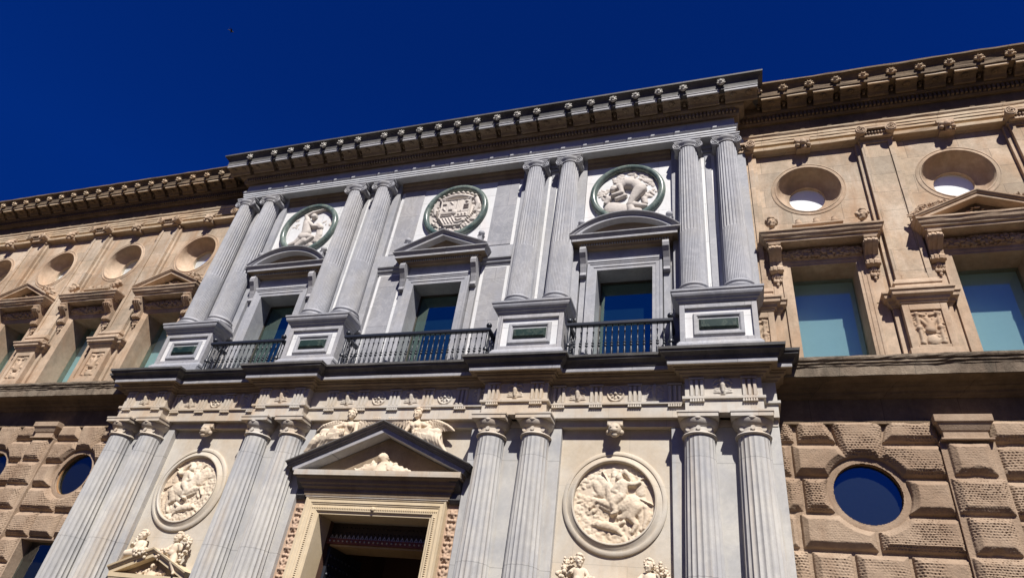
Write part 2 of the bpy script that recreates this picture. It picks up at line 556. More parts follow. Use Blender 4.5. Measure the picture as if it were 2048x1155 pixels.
# ------------------------------------------------------------------ the setting
g = MB().box(-300, 300, -300, 300, -0.5, 0.0).build('ground', GROUND)
tag(g, kind='structure')

palace = empty('palace')
tag(palace, 'two storey Renaissance palace with a grey marble portal between sandstone wings', 'palace')

# ================================================================== PORTAL, LOWER STOREY
PC = (-7.42, -3.06, 3.06, 7.42)          # centres of the paired columns
BC = (-5.24, 0.0, 5.24)                  # centres of the bays

w = MB()
w.box(-8.40, -1.40, -0.27, 1.2, 0, 7.42).box(1.40, 8.40, -0.27, 1.2, 0, 7.42).box(-1.40, 1.40, -0.27, 1.2, 5.22, 7.42)
w.build('portal_wall', IVORY, palace)
for a, b in ((-8.41, -6.37), (-4.09, -2.03), (2.03, 4.09), (6.37, 8.41)):
    MB().box(a, b, -0.415, -0.268, 0, 7.19).build('wall_strip', COLM, palace, bevel=0.012)
MB().box(-8.40, 8.40, -0.43, -0.269, 7.193, 7.345).build('lintel', WARM, palace, bevel=0.01)

def plan(pair, bay, end):
    """plan outline of the lower entablature, breaking forward over each pair of columns"""
    p = [(-8.43, 0.6), (-8.43, end), (-8.16, end)]
    for c in PC:
        if c > -7:
            p.append((c - 0.74, bay))
        p += [(c - 0.74, pair), (c + 0.74, pair)]
        if c < 7:
            p.append((c + 0.74, bay))
    p += [(8.16, end), (8.43, end), (8.43, 0.6)]
    return p
PL = plan(-0.77, -0.56, -0.52)
MB().sweep(PL, [(-0.25, 7.343), (0, 7.343), (0, 7.62), (0.05, 7.625), (0.05, 7.685), (-0.25, 7.69)]).build('architrave', WARM, palace, bevel=0.006)
MB().sweep(PL, [(-0.25, 7.688), (-0.005, 7.69), (-0.005, 8.10), (-0.25, 8.10)]).build('frieze', WARM, palace)
MB().sweep(PL, [(-0.25, 8.098), (0.03, 8.10), (0.04, 8.13), (0.09, 8.15), (0.10, 8.18), (0.16, 8.20), (0.17, 8.245), (0.20, 8.25), (0.20, 8.275), (0.30, 8.28), (0.312, 8.262), (-0.25, 8.35)]).build('bed_moulding', BROWNST, palace)
MB().sweep(PL, [(-0.25, 8.345), (0.20, 8.285), (0.315, 8.275), (0.32, 8.365), (-0.25, 8.37)]).build('corona', GREY, palace, bevel=0.006)
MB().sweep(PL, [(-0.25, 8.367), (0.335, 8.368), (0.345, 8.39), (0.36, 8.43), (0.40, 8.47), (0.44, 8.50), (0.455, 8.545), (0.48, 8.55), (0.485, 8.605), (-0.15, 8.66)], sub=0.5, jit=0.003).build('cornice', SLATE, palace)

# triglyphs with their guttae
def triglyph():
    m = MB()
    wd, hh = 0.30, 0.40
    for i in range(3):
        x = -wd / 2 + i * 0.10 + 0.05
        m.prism([(x - 0.046, 0), (x + 0.046, 0), (x + 0.046, hh - 0.05), (x + 0.022, hh - 0.02), (x - 0.022, hh - 0.02), (x - 0.046, hh - 0.05)], -0.002, 0.05)
        m.add([(x - 0.046, -0.002, 0), (x - 0.025, -0.055, 0), (x + 0.025, -0.055, 0), (x + 0.046, -0.002, 0),
               (x - 0.046, -0.002, hh - 0.05), (x - 0.025, -0.055, hh - 0.05), (x + 0.025, -0.055, hh - 0.05), (x + 0.046, -0.002, hh - 0.05), ],
              [(0, 1, 5, 4), (1, 2, 6, 5), (2, 3, 7, 6), (4, 5, 6, 7), (0, 3, 2, 1)])
    m.box(-wd / 2, wd / 2, -0.06, 0.05, hh - 0.03, hh)
    for i in range(6):
        x = -wd / 2 + 0.03 + i * 0.048
        m.add([(x - 0.013, -0.055, -0.072), (x + 0.013, -0.055, -0.072), (x + 0.013, 0.0, -0.072), (x - 0.013, 0.0, -0.072),
               (x - 0.020, -0.062, -0.125), (x + 0.020, -0.062, -0.125), (x + 0.020, 0.0, -0.125), (x - 0.020, 0.0, -0.125)],
              [(0, 1, 2, 3), (4, 7, 6, 5), (0, 4, 5, 1), (1, 5, 6, 2), (3, 2, 6, 7), (0, 3, 7, 4)])
    return m
tri = triglyph().build('triglyph', WARM, palace, (0, 0, 0))

def bucranium():
    h = HF(-0.21, 0.21, 0, 0.38, 0.012)
    h.chain([(0, 0.34, 0.05), (0, 0.22, 0.055), (0, 0.08, 0.032)], 0.03, 1.0)
    for s in (-1, 1):
        h.chain([(s * 0.04, 0.33, 0.02), (s * 0.13, 0.35, 0.018), (s * 0.17, 0.28, 0.012)], 0.02)
        h.chain([(s * 0.06, 0.27, 0.022), (s * 0.12, 0.24, 0.02)], 0.01)
        for j in range(4):
            h.cap((s * 0.05, 0.07 + j * 0.035), 0.014, (s * (0.17 - 0.01 * j), 0.08 + j * 0.045), 0.012, 0.012)
        h.ell((s * 0.16, 0.22), 0.02, 0.02, 0.02, 0.01)
    h.ell((0, 0.04), 0.05, 0.025, 0.025, 0.01)
    return h.blur(1)
def rosette(n=8):
    h = HF(-0.19, 0.19, 0, 0.38, 0.012)
    d = np.hypot(h.X, h.Z - 0.19)
    h.H = np.maximum(h.H, np.where(abs(d - 0.165) < 0.018, 0.03, 0))
    for i in range(n):
        a = 2 * math.pi * i / n
        h.ell((0.095 * math.cos(a), 0.19 + 0.095 * math.sin(a)), 0.05, 0.026, 0.03, 0.005, a)
    h.ell((0, 0.19), 0.04, 0.04, 0.05, 0.01)
    return h.blur(1)
buc = bucranium().build('metope_relief', WARM, palace)
ros = rosette().build('metope_relief', WARM, palace)
first = {'tri': True, 'buc': True, 'ros': True}
def put(kind, x, y, z):
    src = {'tri': tri, 'buc': buc, 'ros': ros}[kind]
    if first[kind]:
        first[kind] = False
        src.location = (x, y, z)
    else:
        dup(src, palace, (x, y, z))
for c in PC:
    for s in (-1, 1):
        put('tri', c + s * 0.50, -0.765, 7.69)
    put('buc', c, -0.766, 7.70)
for c in (-5.24, 5.24):
    for i in (-1.5, -0.5, 0.5, 1.5):
        put('tri', c + i * 0.82, -0.555, 7.69)
    put('ros', c, -0.556, 7.70)
    for s in (-1, 1):
        put('buc', c + s * 0.82, -0.556, 7.70)
for i in (-2, -1, 0, 1, 2):
    put('tri', i * 0.86, -0.555, 7.69)
for i, kd in ((-2, 'buc'), (-1, 'ros'), (0, 'buc'), (1, 'ros')):
    put(kd, (i + 0.5) * 0.86, -0.556, 7.70)
put('buc', 2.14, -0.556, 7.70)

# Doric columns
def fluted(r0, r1, z0, z1, flutes, depth, nz, cable_to=None, fillet=0.0, sharp=True):
    per = 6
    n = flutes * per
    zs = list(np.linspace(z0, z1, nz))
    if cable_to:
        zs = sorted(zs + [cable_to - 0.012, cable_to + 0.012])
    vs, fs = [], []
    for z in zs:
        t = (z - z0) / (z1 - z0)
        r = r0 + (r1 - r0) * (t ** 1.5)
        endk = min(1.0, max(0.0, (z1 - z) / 0.06), 1.0)
        for i in range(n):
            u = (i % per) / per
            if fillet:
                q = 0 if u < fillet else (u - fillet) / (1 - fillet)
                dd = math.sin(math.pi * q) ** 0.7 if q > 0 else 0
            else:
                dd = math.sin(math.pi * u)
            d = depth * dd
            if cable_to and z < cable_to:
                d = depth * (0.45 if 0.18 < u < 0.4 or u > 0.8 else (0.1 if dd > 0.6 else 0.0))
            d *= endk
            a = 2 * math.pi * (i + 0.25) / n
            vs.append(((r - d) * math.cos(a), (r - d) * math.sin(a), z))
    for j in range(len(zs) - 1):
        fs += [(j * n + i, j * n + (i + 1) % n, (j + 1) * n + (i + 1) % n, (j + 1) * n + i) for i in range(n)]
    fs += [tuple(range(n)), tuple(range((len(zs) - 1) * n, len(zs) * n))]
    return MB().add(vs, fs)

dcol = fluted(0.385, 0.292, 0.9, 6.88, 20, 0.030, 10).build('column', COLM, palace, (0, -0.5, 0), smooth=28)
MB().lathe([(0.50, 0.45), (0.50, 0.62), (0.52, 0.66), (0.50, 0.72), (0.43, 0.76), (0.45, 0.82), (0.43, 0.86), (0.385, 0.90)], seg=48).box(-0.52, 0.52, -0.35, 0.35, 0, 0.45).build('base', COLM, dcol, smooth=40)
cp = MB()
cp.lathe([(0.285, 6.86), (0.285, 6.885), (0.325, 6.89), (0.34, 6.91), (0.325, 6.935), (0.30, 6.94), (0.30, 6.955), (0.287, 6.965), (0.287, 7.055), (0.30, 7.06), (0.305, 7.075), (0.315, 7.08), (0.345, 7.12), (0.375, 7.175), (0.378, 7.215), (0.36, 7.225)], seg=48)
cp.box(-0.385, 0.385, -0.385, 0.34, 7.222, 7.31).box(-0.40, 0.40, -0.40, 0.34, 7.306, 7.343)
for a in (-90, -45, -135):
    q = math.radians(a)
    cp.lathe([(0.045, -0.018), (0.04, 0.0), (0.02, 0.012), (0.02, 0.02)], (0.287 * math.cos(q), 0.287 * math.sin(q) - 0.012, 7.015), 10, 'y')
cp.sphere((0, -0.36, 7.20), 0.055, 10, 7, (1.3, 0.6, 0.6))
cp.build('capital', WARM, dcol, smooth=35)
k = 0
for c in PC:
    for s in (-1, 1):
        x = c + s * 0.5
        if k == 0:
            dcol.location.x = x
        else:
            dup(dcol, palace, (x, -0.5, 0))
        k += 1

# lion-mask brackets over the side panels
def mask_bracket(name, mat, x, y, z, s=1.0, parent=palace):
    m = MB()
    m.box(-0.17, 0.17, -0.06, 0.3, 0.16, 0.30)
    m.sphere((0, -0.05, 0.08), 0.15, 12, 9, (1, 1, 1.05))
    m.sphere((0, -0.16, 0.03), 0.075, 10, 8, (1.1, 1, 0.8))
    for sx in (-1, 1):
        m.sphere((sx * 0.06, -0.17, 0.11), 0.03, 8, 6)
        m.sphere((sx * 0.13, -0.06, 0.19), 0.05, 8, 6)
        m.sphere((sx * 0.14, -0.03, 0.03), 0.06, 8, 6)
    m.sphere((0, -0.12, -0.06), 0.06, 8, 6, (1.2, 1, 0.9))
    return m.build(name, mat, parent, (x, y, z), smooth=60)
for x in (-5.24, 5.24):
    mask_bracket('bracket', WARM, x, -0.46, 7.02).scale = (0.95, 0.9, 0.95)

# medallions: moulded ring plus relief
def rider_relief(flip):
    rnd = random.Random(5 if flip else 9)
    f = -1 if flip else 1
    h = HF(-0.84, 0.84, -0.84, 0.84, 0.0125)
    P = lambda *pts: [(p[0] * f * 0.84, p[1] * 0.84, p[2] * 0.84) for p in pts]
    ins = lambda x, z: x * x + z * z < 0.80 ** 2
    # rough ground and undergrowth
    h.lumps(150, (-0.8, 0.8, -0.82, -0.45), 0.075, 0.05, rnd, ins)
    h.lumps(90, (-0.8, 0.8, -0.45, -0.1), 0.06, 0.035, rnd, ins)
    h.lumps(60, (-0.82, -0.45, -0.4, 0.5) if f > 0 else (0.45, 0.82, -0.4, 0.5), 0.06, 0.04, rnd, ins)
    h.lumps(40, (-0.6, 0.6, 0.3, 0.75), 0.05, 0.025, rnd, ins)
    # horses behind
    for dx, dz in ((-0.28, 0.10), (-0.16, 0.20)):
        h.chain(P((0.0 + dx, 0.12 + dz, 0.15), (-0.14 + dx, 0.30 + dz, 0.11), (-0.22 + dx, 0.36 + dz, 0.075), (-0.36 + dx, 0.27 + dz, 0.05)), 0.0, 0.7)
        h.chain(P((-0.05 + dx, -0.10 + dz, 0.06), (-0.34 + dx, -0.02 + dz, 0.045), (-0.42 + dx, -0.16 + dz, 0.03)), 0.0, 0.8)
        h.chain(P((-0.1 + dx, -0.20 + dz, 0.06), (-0.3 + dx, -0.17 + dz, 0.045), (-0.36 + dx, -0.30 + dz, 0.03)), 0.0, 0.8)
    # second rider behind at the right
    h.chain(P((0.62, 0.22, 0.11), (0.60, 0.42, 0.11)), 0.0, 0.6)
    h.chain(P((0.60, 0.54, 0.075), (0.60, 0.55, 0.07)), 0.0, 0.8)
    h.chain(P((0.66, 0.1, 0.06), (0.75, -0.05, 0.05)), 0.0, 0.7)
    h.lumps(140, (-0.8, 0.8, -0.8, 0.7), 0.032, 0.03, rnd, ins)
    # main horse
    h.chain(P((0.42, -0.04, 0.215), (0.18, -0.08, 0.19), (-0.02, 0.0, 0.19)), 0.03, 0.75)
    h.chain(P((-0.02, 0.06, 0.17), (-0.08, 0.24, 0.125), (-0.14, 0.36, 0.105), (-0.18, 0.38, 0.085), (-0.27, 0.26, 0.06)), 0.05, 0.85)
    h.chain(P((-0.02, -0.12, 0.11), (-0.26, -0.02, 0.075), (-0.42, 0.02, 0.05), (-0.50, -0.10, 0.036), (-0.55, -0.16, 0.04)), 0.06, 1.0)
    h.chain(P((0.0, -0.2, 0.10), (-0.20, -0.14, 0.07), (-0.36, -0.06, 0.045), (-0.40, -0.19, 0.035), (-0.46, -0.24, 0.04)), 0.03, 1.0)
    h.chain(P((0.50, -0.12, 0.16), (0.40, -0.34, 0.10), (0.53, -0.50, 0.055), (0.44, -0.68, 0.036)), 0.06, 0.9)
    h.chain(P((0.36, -0.20, 0.14), (0.24, -0.32, 0.09), (0.12, -0.36, 0.06)), 0.02, 0.9)
    h.chain(P((0.56, -0.14, 0.11), (0.62, -0.36, 0.07), (0.62, -0.5, 0.045), (0.54, -0.66, 0.03)), 0.0, 0.9)
    h.chain(P((0.62, 0.0, 0.05), (0.74, -0.12, 0.06), (0.76, -0.34, 0.065), (0.70, -0.56, 0.05)), 0.02, 0.9)
    # rider
    h.chain(P((0.18, 0.14, 0.12), (0.20, 0.28, 0.125), (0.20, 0.40, 0.135)), 0.10, 0.8)
    h.chain(P((0.12, 0.56, 0.085), (0.12, 0.58, 0.08)), 0.11, 1.0)
    h.chain(P((0.14, 0.66, 0.05), (0.24, 0.72, 0.06), (0.34, 0.62, 0.055), (0.40, 0.50, 0.04)), 0.08, 1.0)
    h.chain(P((0.10, 0.40, 0.07), (-0.02, 0.24, 0.055), (0.12, 0.18, 0.045)), 0.13, 1.0)
    h.chain(P((0.28, 0.42, 0.07), (0.46, 0.40, 0.055), (0.60, 0.46, 0.04)), 0.10, 1.0)
    h.chain(P((0.16, 0.10, 0.10), (0.0, -0.06, 0.08), (0.06, -0.26, 0.05), (-0.02, -0.30, 0.045)), 0.14, 0.9)
    for a, b in (((0.02, 0.20), (0.42, -0.30)), ((-0.30, 0.72), (-0.06, 0.36)), ((0.42, 0.16), (0.90, -0.04)), ((0.40, 0.42), (0.78, 0.62))):
        h.cap((a[0] * f * 0.84, a[1] * 0.84), 0.014, (b[0] * f * 0.84, b[1] * 0.84), 0.011, 0.075, 1)
    h.chain(P((-0.02, 0.62, 0.07), (-0.02, 0.68, 0.06)), 0.03, 1)
    h.chain(P((-0.02, 0.50, 0.09), (-0.06, 0.38, 0.08)), 0.03, 0.8)
    # fallen beast below
    h.chain(P((-0.34, -0.54, 0.075), (-0.12, -0.56, 0.10), (0.08, -0.62, 0.085), (0.20, -0.74, 0.03)), 0.05, 0.9)
    h.chain(P((-0.34, -0.50, 0.06), (-0.44, -0.54, 0.04)), 0.06, 0.9)
    h.chain(P((0.0, -0.54, 0.05), (0.14, -0.52, 0.04), (0.24, -0.46, 0.05)), 0.06, 0.9)
    h.blur(1)
    h.H = h.H * 0.74
    h.detail(0.0018, 5)
    h.keep = np.hypot(h.X, h.Z) < 0.835
    return h

def lower_ring(x, z):
    m = MB()
    prof = [(0.80, 0.10), (0.80, -0.085), (0.815, -0.105), (0.835, -0.105), (0.84, -0.085), (0.87, -0.075), (0.90, -0.045), (0.945, -0.035), (0.95, -0.055), (0.975, -0.058), (1.02, -0.045), (1.035, -0.03), (1.035, 0.012)]
    m.lathe(prof, (0, 0, 0), 96, 'y', cap=False)
    return m.build('medallion', IVORY, palace, (x, -0.275, z), smooth=35)
for x in (-5.235, 5.235):
    r = lower_ring(x, 5.68)
    tag(r, 'round relief of a rearing horse and rider facing ' + ('right' if x < 0 else 'left') + ' with a fallen beast below')
    rel = rider_relief(x < 0).build('relief', CARVE, r, (0, -0.002, 0))
    # the wall is solid behind: the relief stands in front of it

# ------------------------------------------------------------------ main doorway
OX, OZ = 1.36, 5.21
frame_path = [(-OX, 0.0), (-OX, OZ), (OX, OZ), (OX, 0.0)]
doorway = MB().sweep(frame_path, [(0, 0.25), (0, -0.30), (0.035, -0.305), (0.05, -0.325), (0.06, -0.33), (0.07, -0.345), (0.19, -0.35), (0.20, -0.365), (0.22, -0.37), (0.235, -0.385), (0.30, -0.385), (0.31, -0.40), (0.36, -0.41), (0.37, -0.27)], 'xz', -1).build('door_frame', DOORST, palace, smooth=25)
tag(doorway, 'cream moulded stone frame of the tall central doorway')
m = MB()
for i in range(72):
    x = -1.52 + i * 3.04 / 71
    m.sphere((x, -0.355, 5.34), 0.017, 6, 5, (0.8, 0.8, 1.5))
m.lathe([(0.05, 0), (0.045, -0.02), (0.02, -0.03)], (0, -0.35, 5.34), 12, 'y')
m.build('leaf_moulding', DOORST, doorway, smooth=60)
for s in (-1, 1):
    m = MB()
    for i in range(56):
        m.sphere((s * 1.49, -0.355, 2.9 + i * 0.042), 0.017, 6, 5, (1.5, 0.8, 0.8))
    m.build('leaf_moulding', DOORST, doorway, smooth=60)
# carved red strips beside the frame
for s in (-1, 1):
    rnd = random.Random(3 + s)
    h = HF(-0.14, 0.14, 2.6, 5.50, 0.014)
    z = 2.7
    i = 0
    while z < 5.4:
        if i % 3 == 0:
            h.ell((0, z), 0.06, 0.055, 0.06, 0.015)
            for q in range(6):
                a = q * math.pi / 3
                h.ell((0.07 * math.cos(a), z + 0.065 * math.sin(a)), 0.04, 0.025, 0.035, 0.01, a)
        elif i % 3 == 1:
            for t in (-1, 1):
                h.chain([(0, z - 0.05, 0.025), (t * 0.06, z, 0.03), (t * 0.09, z + 0.06, 0.02)], 0.01)
                h.ell((t * 0.07, z + 0.02), 0.035, 0.03, 0.04, 0.01)
            h.ell((0, z + 0.05), 0.035, 0.05, 0.04, 0.01)
        else:
            for t in (-1, 0, 1):
                h.ell((t * 0.065, z + rnd.uniform(-0.02, 0.02)), 0.035, 0.04, 0.045, 0.005)
        z += 0.145
        i += 1
    h.blur(1)
    h.build('carved_strip', REDST, doorway, (s * 1.875, -0.30, 0))
for s in (-1, 1):
    a, b = sorted((s * 2.03, s * 1.735))
    MB().box(a, b, -0.298, -0.2, 0, 5.56).build('strip_ground', REDST, doorway)
# cornice and pediment over the door
path = [(-1.76, -0.2), (-1.76, -0.40), (1.76, -0.40), (1.76, -0.2)]
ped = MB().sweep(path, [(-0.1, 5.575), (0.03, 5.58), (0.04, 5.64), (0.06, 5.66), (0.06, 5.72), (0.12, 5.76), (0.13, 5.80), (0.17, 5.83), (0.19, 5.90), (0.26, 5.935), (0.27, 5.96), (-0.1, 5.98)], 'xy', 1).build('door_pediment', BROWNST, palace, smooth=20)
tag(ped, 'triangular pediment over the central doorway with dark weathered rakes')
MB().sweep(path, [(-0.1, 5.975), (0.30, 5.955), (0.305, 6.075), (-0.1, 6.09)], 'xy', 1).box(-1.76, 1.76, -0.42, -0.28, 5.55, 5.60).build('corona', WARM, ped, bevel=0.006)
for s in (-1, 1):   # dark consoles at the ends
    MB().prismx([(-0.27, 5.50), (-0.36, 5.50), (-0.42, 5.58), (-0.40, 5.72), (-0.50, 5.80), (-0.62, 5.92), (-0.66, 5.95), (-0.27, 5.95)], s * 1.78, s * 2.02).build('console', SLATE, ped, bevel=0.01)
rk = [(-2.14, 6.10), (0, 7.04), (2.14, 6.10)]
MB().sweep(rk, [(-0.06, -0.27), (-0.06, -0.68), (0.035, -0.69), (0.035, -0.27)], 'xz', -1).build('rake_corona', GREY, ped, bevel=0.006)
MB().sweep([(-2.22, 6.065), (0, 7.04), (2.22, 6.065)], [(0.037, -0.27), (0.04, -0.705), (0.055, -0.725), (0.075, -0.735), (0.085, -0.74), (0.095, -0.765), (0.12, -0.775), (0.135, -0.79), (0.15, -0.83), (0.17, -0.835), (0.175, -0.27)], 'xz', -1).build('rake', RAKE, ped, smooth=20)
m = MB().prism([(-2.0, 6.085), (2.0, 6.085), (0, 6.95)], -0.36, -0.274)
m.build('tympanum', BROWNST, ped)
h = HF(-1.0, 1.0, 6.08, 6.75, 0.016)
rnd = random.Random(4)
h.chain([(0, 6.10, 0.20), (0.0, 6.30, 0.14)], 0.03, 0.7)
h.chain([(-0.02, 6.42, 0.07), (-0.02, 6.47, 0.085)], 0.10, 1)
for q in range(14):
    a = 2 * math.pi * q / 14
    h.ell((-0.02 + 0.095 * math.cos(a), 6.46 + 0.095 * math.sin(a)), 0.04, 0.028, 0.07, 0.06, a)
h.ell((-0.03, 6.45), 0.055, 0.075, 0.10, 0.12)
for s in (-1, 1):
    h.chain([(s * 0.2, 6.24, 0.12), (s * 0.45, 6.18, 0.10), (s * 0.85, 6.10, 0.04)], 0.02, 0.8)
h.lumps(150, (-0.9, 0.9, 6.08, 6.40), 0.055, 0.13, rnd, lambda x, z: z < 6.5 - abs(x) * 0.45)
h.blur(1)
h.keep = (h.Z < 6.90 - 0.433 * abs(h.X) - 0.05) & (h.H > 0.002)
h.build('bust_relief', CARVE, ped, (0, -0.362, 0))

# inside the doorway
m = MB()
m.box(-1.9, -1.36, 0.26, 3.2, 0, 5.6).box(1.36, 1.9, 0.26, 3.2, 0, 5.6).box(-1.9, 1.9, 3.2, 3.4, 0, 5.6).box(-1.9, 1.9, 0.26, 3.2, 5.4, 5.6)
m.build('door_passage', PASS, palace)
m = MB().box(-1.36, 1.36, 0.30, 0.36, 4.74, 4.86)
tr = m.build('transom', REDB, palace, bevel=0.006)
tag(tr, 'red brown studded beam across the top of the open doorway')
m = MB()
for i in range(24):
    x = -1.28 + i * 2.56 / 23
    m.lathe([(0.022, 0), (0.018, -0.018), (0.0, -0.03)], (x, 0.30, 4.80), 8, 'y', cap=False)
m.build('stud', STEEL, tr)
m = MB().box(-1.36, 1.36, 0.40, 0.44, 4.86, 5.21)
for r in range(2):
    for i in range(26):
        x = -1.3 + i * 2.6 / 25
        m.sphere((x, 0.39, 5.0 + r * 0.12), 0.02, 6, 5)
m.build('upper_panel', DARKW, tr)
m = MB()
for i in range(24):
    x = -1.28 + i * 2.56 / 23
    m.add([(x - 0.05, 0.33, 4.86), (x + 0.05, 0.33, 4.86), (x, 0.33, 4.95), (x - 0.028, 0.33, 4.875), (x + 0.028, 0.33, 4.875), (x, 0.33, 4.925),
           (x - 0.05, 0.35, 4.86), (x + 0.05, 0.35, 4.86), (x, 0.35, 4.95), (x - 0.028, 0.35, 4.875), (x + 0.028, 0.35, 4.875), (x, 0.35, 4.925)],
          [(0, 3, 5, 2), (2, 5, 4, 1), (0, 1, 4, 3), (6, 8, 11, 9), (8, 7, 10, 11), (6, 9, 10, 7), (0, 2, 8, 6), (2, 1, 7, 8)])
m.build('cresting', STEEL, tr)
MB().box(-1.30, 1.30, 0.36, 1.12, 4.70, 4.738).build('soffit_board', WOODP, tr, bevel=0.004)
m = MB().box(-1.35, -1.28, 0.42, 1.9, 0, 4.70)
for i in range(10):
    for j in range(9):
        m.sphere((-1.28, 0.5 + j * 0.17, 2.8 + i * 0.19), 0.035, 8, 6)
m.build('door_leaf', IRON, palace, smooth=40)

# ------------------------------------------------------------------ small pediments over the side doors
def side_pediment(cx):
    p = MB().sweep([(cx - 0.98, -0.2), (cx - 0.98, -0.42), (cx + 0.98, -0.42), (cx + 0.98, -0.2)], [(-0.1, 3.30), (0.02, 3.32), (0.03, 3.42), (0.07, 3.48), (0.09, 3.54), (-0.1, 3.56)], 'xy', 1).box(cx - 0.95, cx + 0.95, -0.36, -0.268, 2.6, 3.32).build('side_pediment', DOORST, palace, smooth=20)
    MB().sweep([(cx - 0.98, -0.2), (cx - 0.98, -0.42), (cx + 0.98, -0.42), (cx + 0.98, -0.2)], [(-0.1, 3.555), (0.10, 3.55), (0.105, 3.64), (-0.1, 3.66)], 'xy', 1).build('corona', DOORST, p)
    MB().sweep([(cx - 1.09, 3.645), (cx, 4.085), (cx + 1.09, 3.645)], [(-0.05, -0.27), (-0.05, -0.52), (0.03, -0.53), (0.035, -0.55), (0.06, -0.57), (0.075, -0.575), (0.085, -0.60), (0.12, -0.61), (0.125, -0.27)], 'xz', -1).build('rake', DOORST, p, smooth=20)
    MB().prism([(cx - 0.98, 3.655), (cx + 0.98, 3.655), (cx, 4.04)], -0.34, -0.272).build('tympanum', BROWNST, p)
    h = HF(-0.5, 0.5, 3.65, 4.0, 0.014)
    h.chain([(0, 3.66, 0.13), (0, 3.74, 0.10)], 0.02, 0.7)
    h.ell((0.02, 3.84), 0.055, 0.075, 0.10, 0.05)
    rnd = random.Random(8)
    h.lumps(50, (-0.45, 0.45, 3.65, 3.78), 0.045, 0.06, rnd, lambda x, z: z < 3.85 - 0.35 * abs(x))
    h.blur(1)
    h.keep = (h.Z < 4.0 - 0.40 * abs(h.X)) & (h.H > 0.002)
    h.build('relief', CARVE, p, (cx, -0.342, 0))
for cx in (-5.24, 5.24):
    side_pediment(cx)

# ------------------------------------------------------------------ statues
def remesh(o, vox=0.016, it=3, fac=0.5):
    r = o.modifiers.new('remesh', 'REMESH')
    r.mode = 'VOXEL'
    r.voxel_size = vox
    r.use_smooth_shade = True
    s = o.modifiers.new('smooth', 'SMOOTH')
    s.factor = fac
    s.iterations = it

def head_parts(m, c, s=1.0, look=0.0, tilt=0.0):
    """a head about 0.30*s high with face, ears; look turns it about z"""
    ca, sa = math.cos(look), math.sin(look)
    def p(x, y, z):
        return (c[0] + s * (x * ca - y * sa), c[1] + s * (x * sa + y * ca), c[2] + s * (z + tilt * x))
    m.sphere(p(0, 0.01, 0.03), 0.112 * s, 14, 10, (0.92, 1.05, 1.12))
    m.sphere(p(0, -0.035, -0.06), 0.082 * s, 12, 9, (0.95, 1.0, 1.1))
    m.capsule(p(0, -0.118, 0.035), 0.012 * s, p(0, -0.135, -0.02), 0.02 * s, 8)        # nose
    for t in (-1, 1):
        m.sphere(p(t * 0.045, -0.098, 0.045), 0.022 * s, 8, 6)                           # brows
        m.sphere(p(t * 0.05, -0.095, -0.03), 0.03 * s, 8, 6)                             # cheeks
        m.sphere(p(t * 0.105, 0.0, -0.01), 0.025 * s, 8, 6, (0.6, 1, 1.3))               # ears
    m.capsule(p(-0.02, -0.115, -0.062), 0.013 * s, p(0.02, -0.115, -0.062), 0.013 * s, 8)
    m.sphere(p(0, -0.095, -0.115), 0.03 * s, 8, 6)
def hair_parts(m, c, s, rnd, n=36, r=0.03, back=True):
    for _ in range(n):
        a = rnd.uniform(0, 2 * math.pi)
        e = rnd.uniform(0.1, 1.5)
        x, y, z = math.cos(a) * math.cos(e), math.sin(a) * math.cos(e), math.sin(e)
        if y < -0.25 and z < 0.75:
            continue
        m.sphere((c[0] + s * 0.118 * x, c[1] + s * (0.01 + 0.125 * y), c[2] + s * (0.035 + 0.125 * z)), s * r * rnd.uniform(0.8, 1.3), 7, 5)

def wing_mesh(root, tip, up, th=0.035):
    """a spread feathered wing: a thick leading edge and three overlapping rows of broad feathers"""
    m = MB()
    A, B, U = Vector(root), Vector(tip), Vector(up)
    K = A.lerp(B, 0.42) + U * 0.17
    edge = lambda t: A.lerp(K, t / 0.42) if t < 0.42 else K.lerp(B, (t - 0.42) / 0.58)
    m.tube([edge(i / 8) for i in range(9)], [0.06, 0.058, 0.055, 0.052, 0.048, 0.042, 0.036, 0.03, 0.022], 8)
    out = (B - A).normalized()
    for ln, off, n, rad in ((0.38, 0.02, 13, 0.046), (0.26, -0.012, 12, 0.042), (0.15, -0.035, 11, 0.036)):
        for i in range(n):
            t = i / (n - 1)
            p = edge(t)
            d = (out * (-0.15 + 1.0 * t) - U * (1.0 - 0.45 * t)).normalized()
            e = p + d * ln * (0.80 + 0.2 * math.sin(math.pi * min(1, t * 1.2)))
            m.tube([p + Vector((0, off, 0)), p.lerp(e, 0.55) + Vector((0, off - 0.012, 0)), e + Vector((0, off + 0.005, 0))], [rad * 0.7, rad, rad * 0.45], 7)
    return m

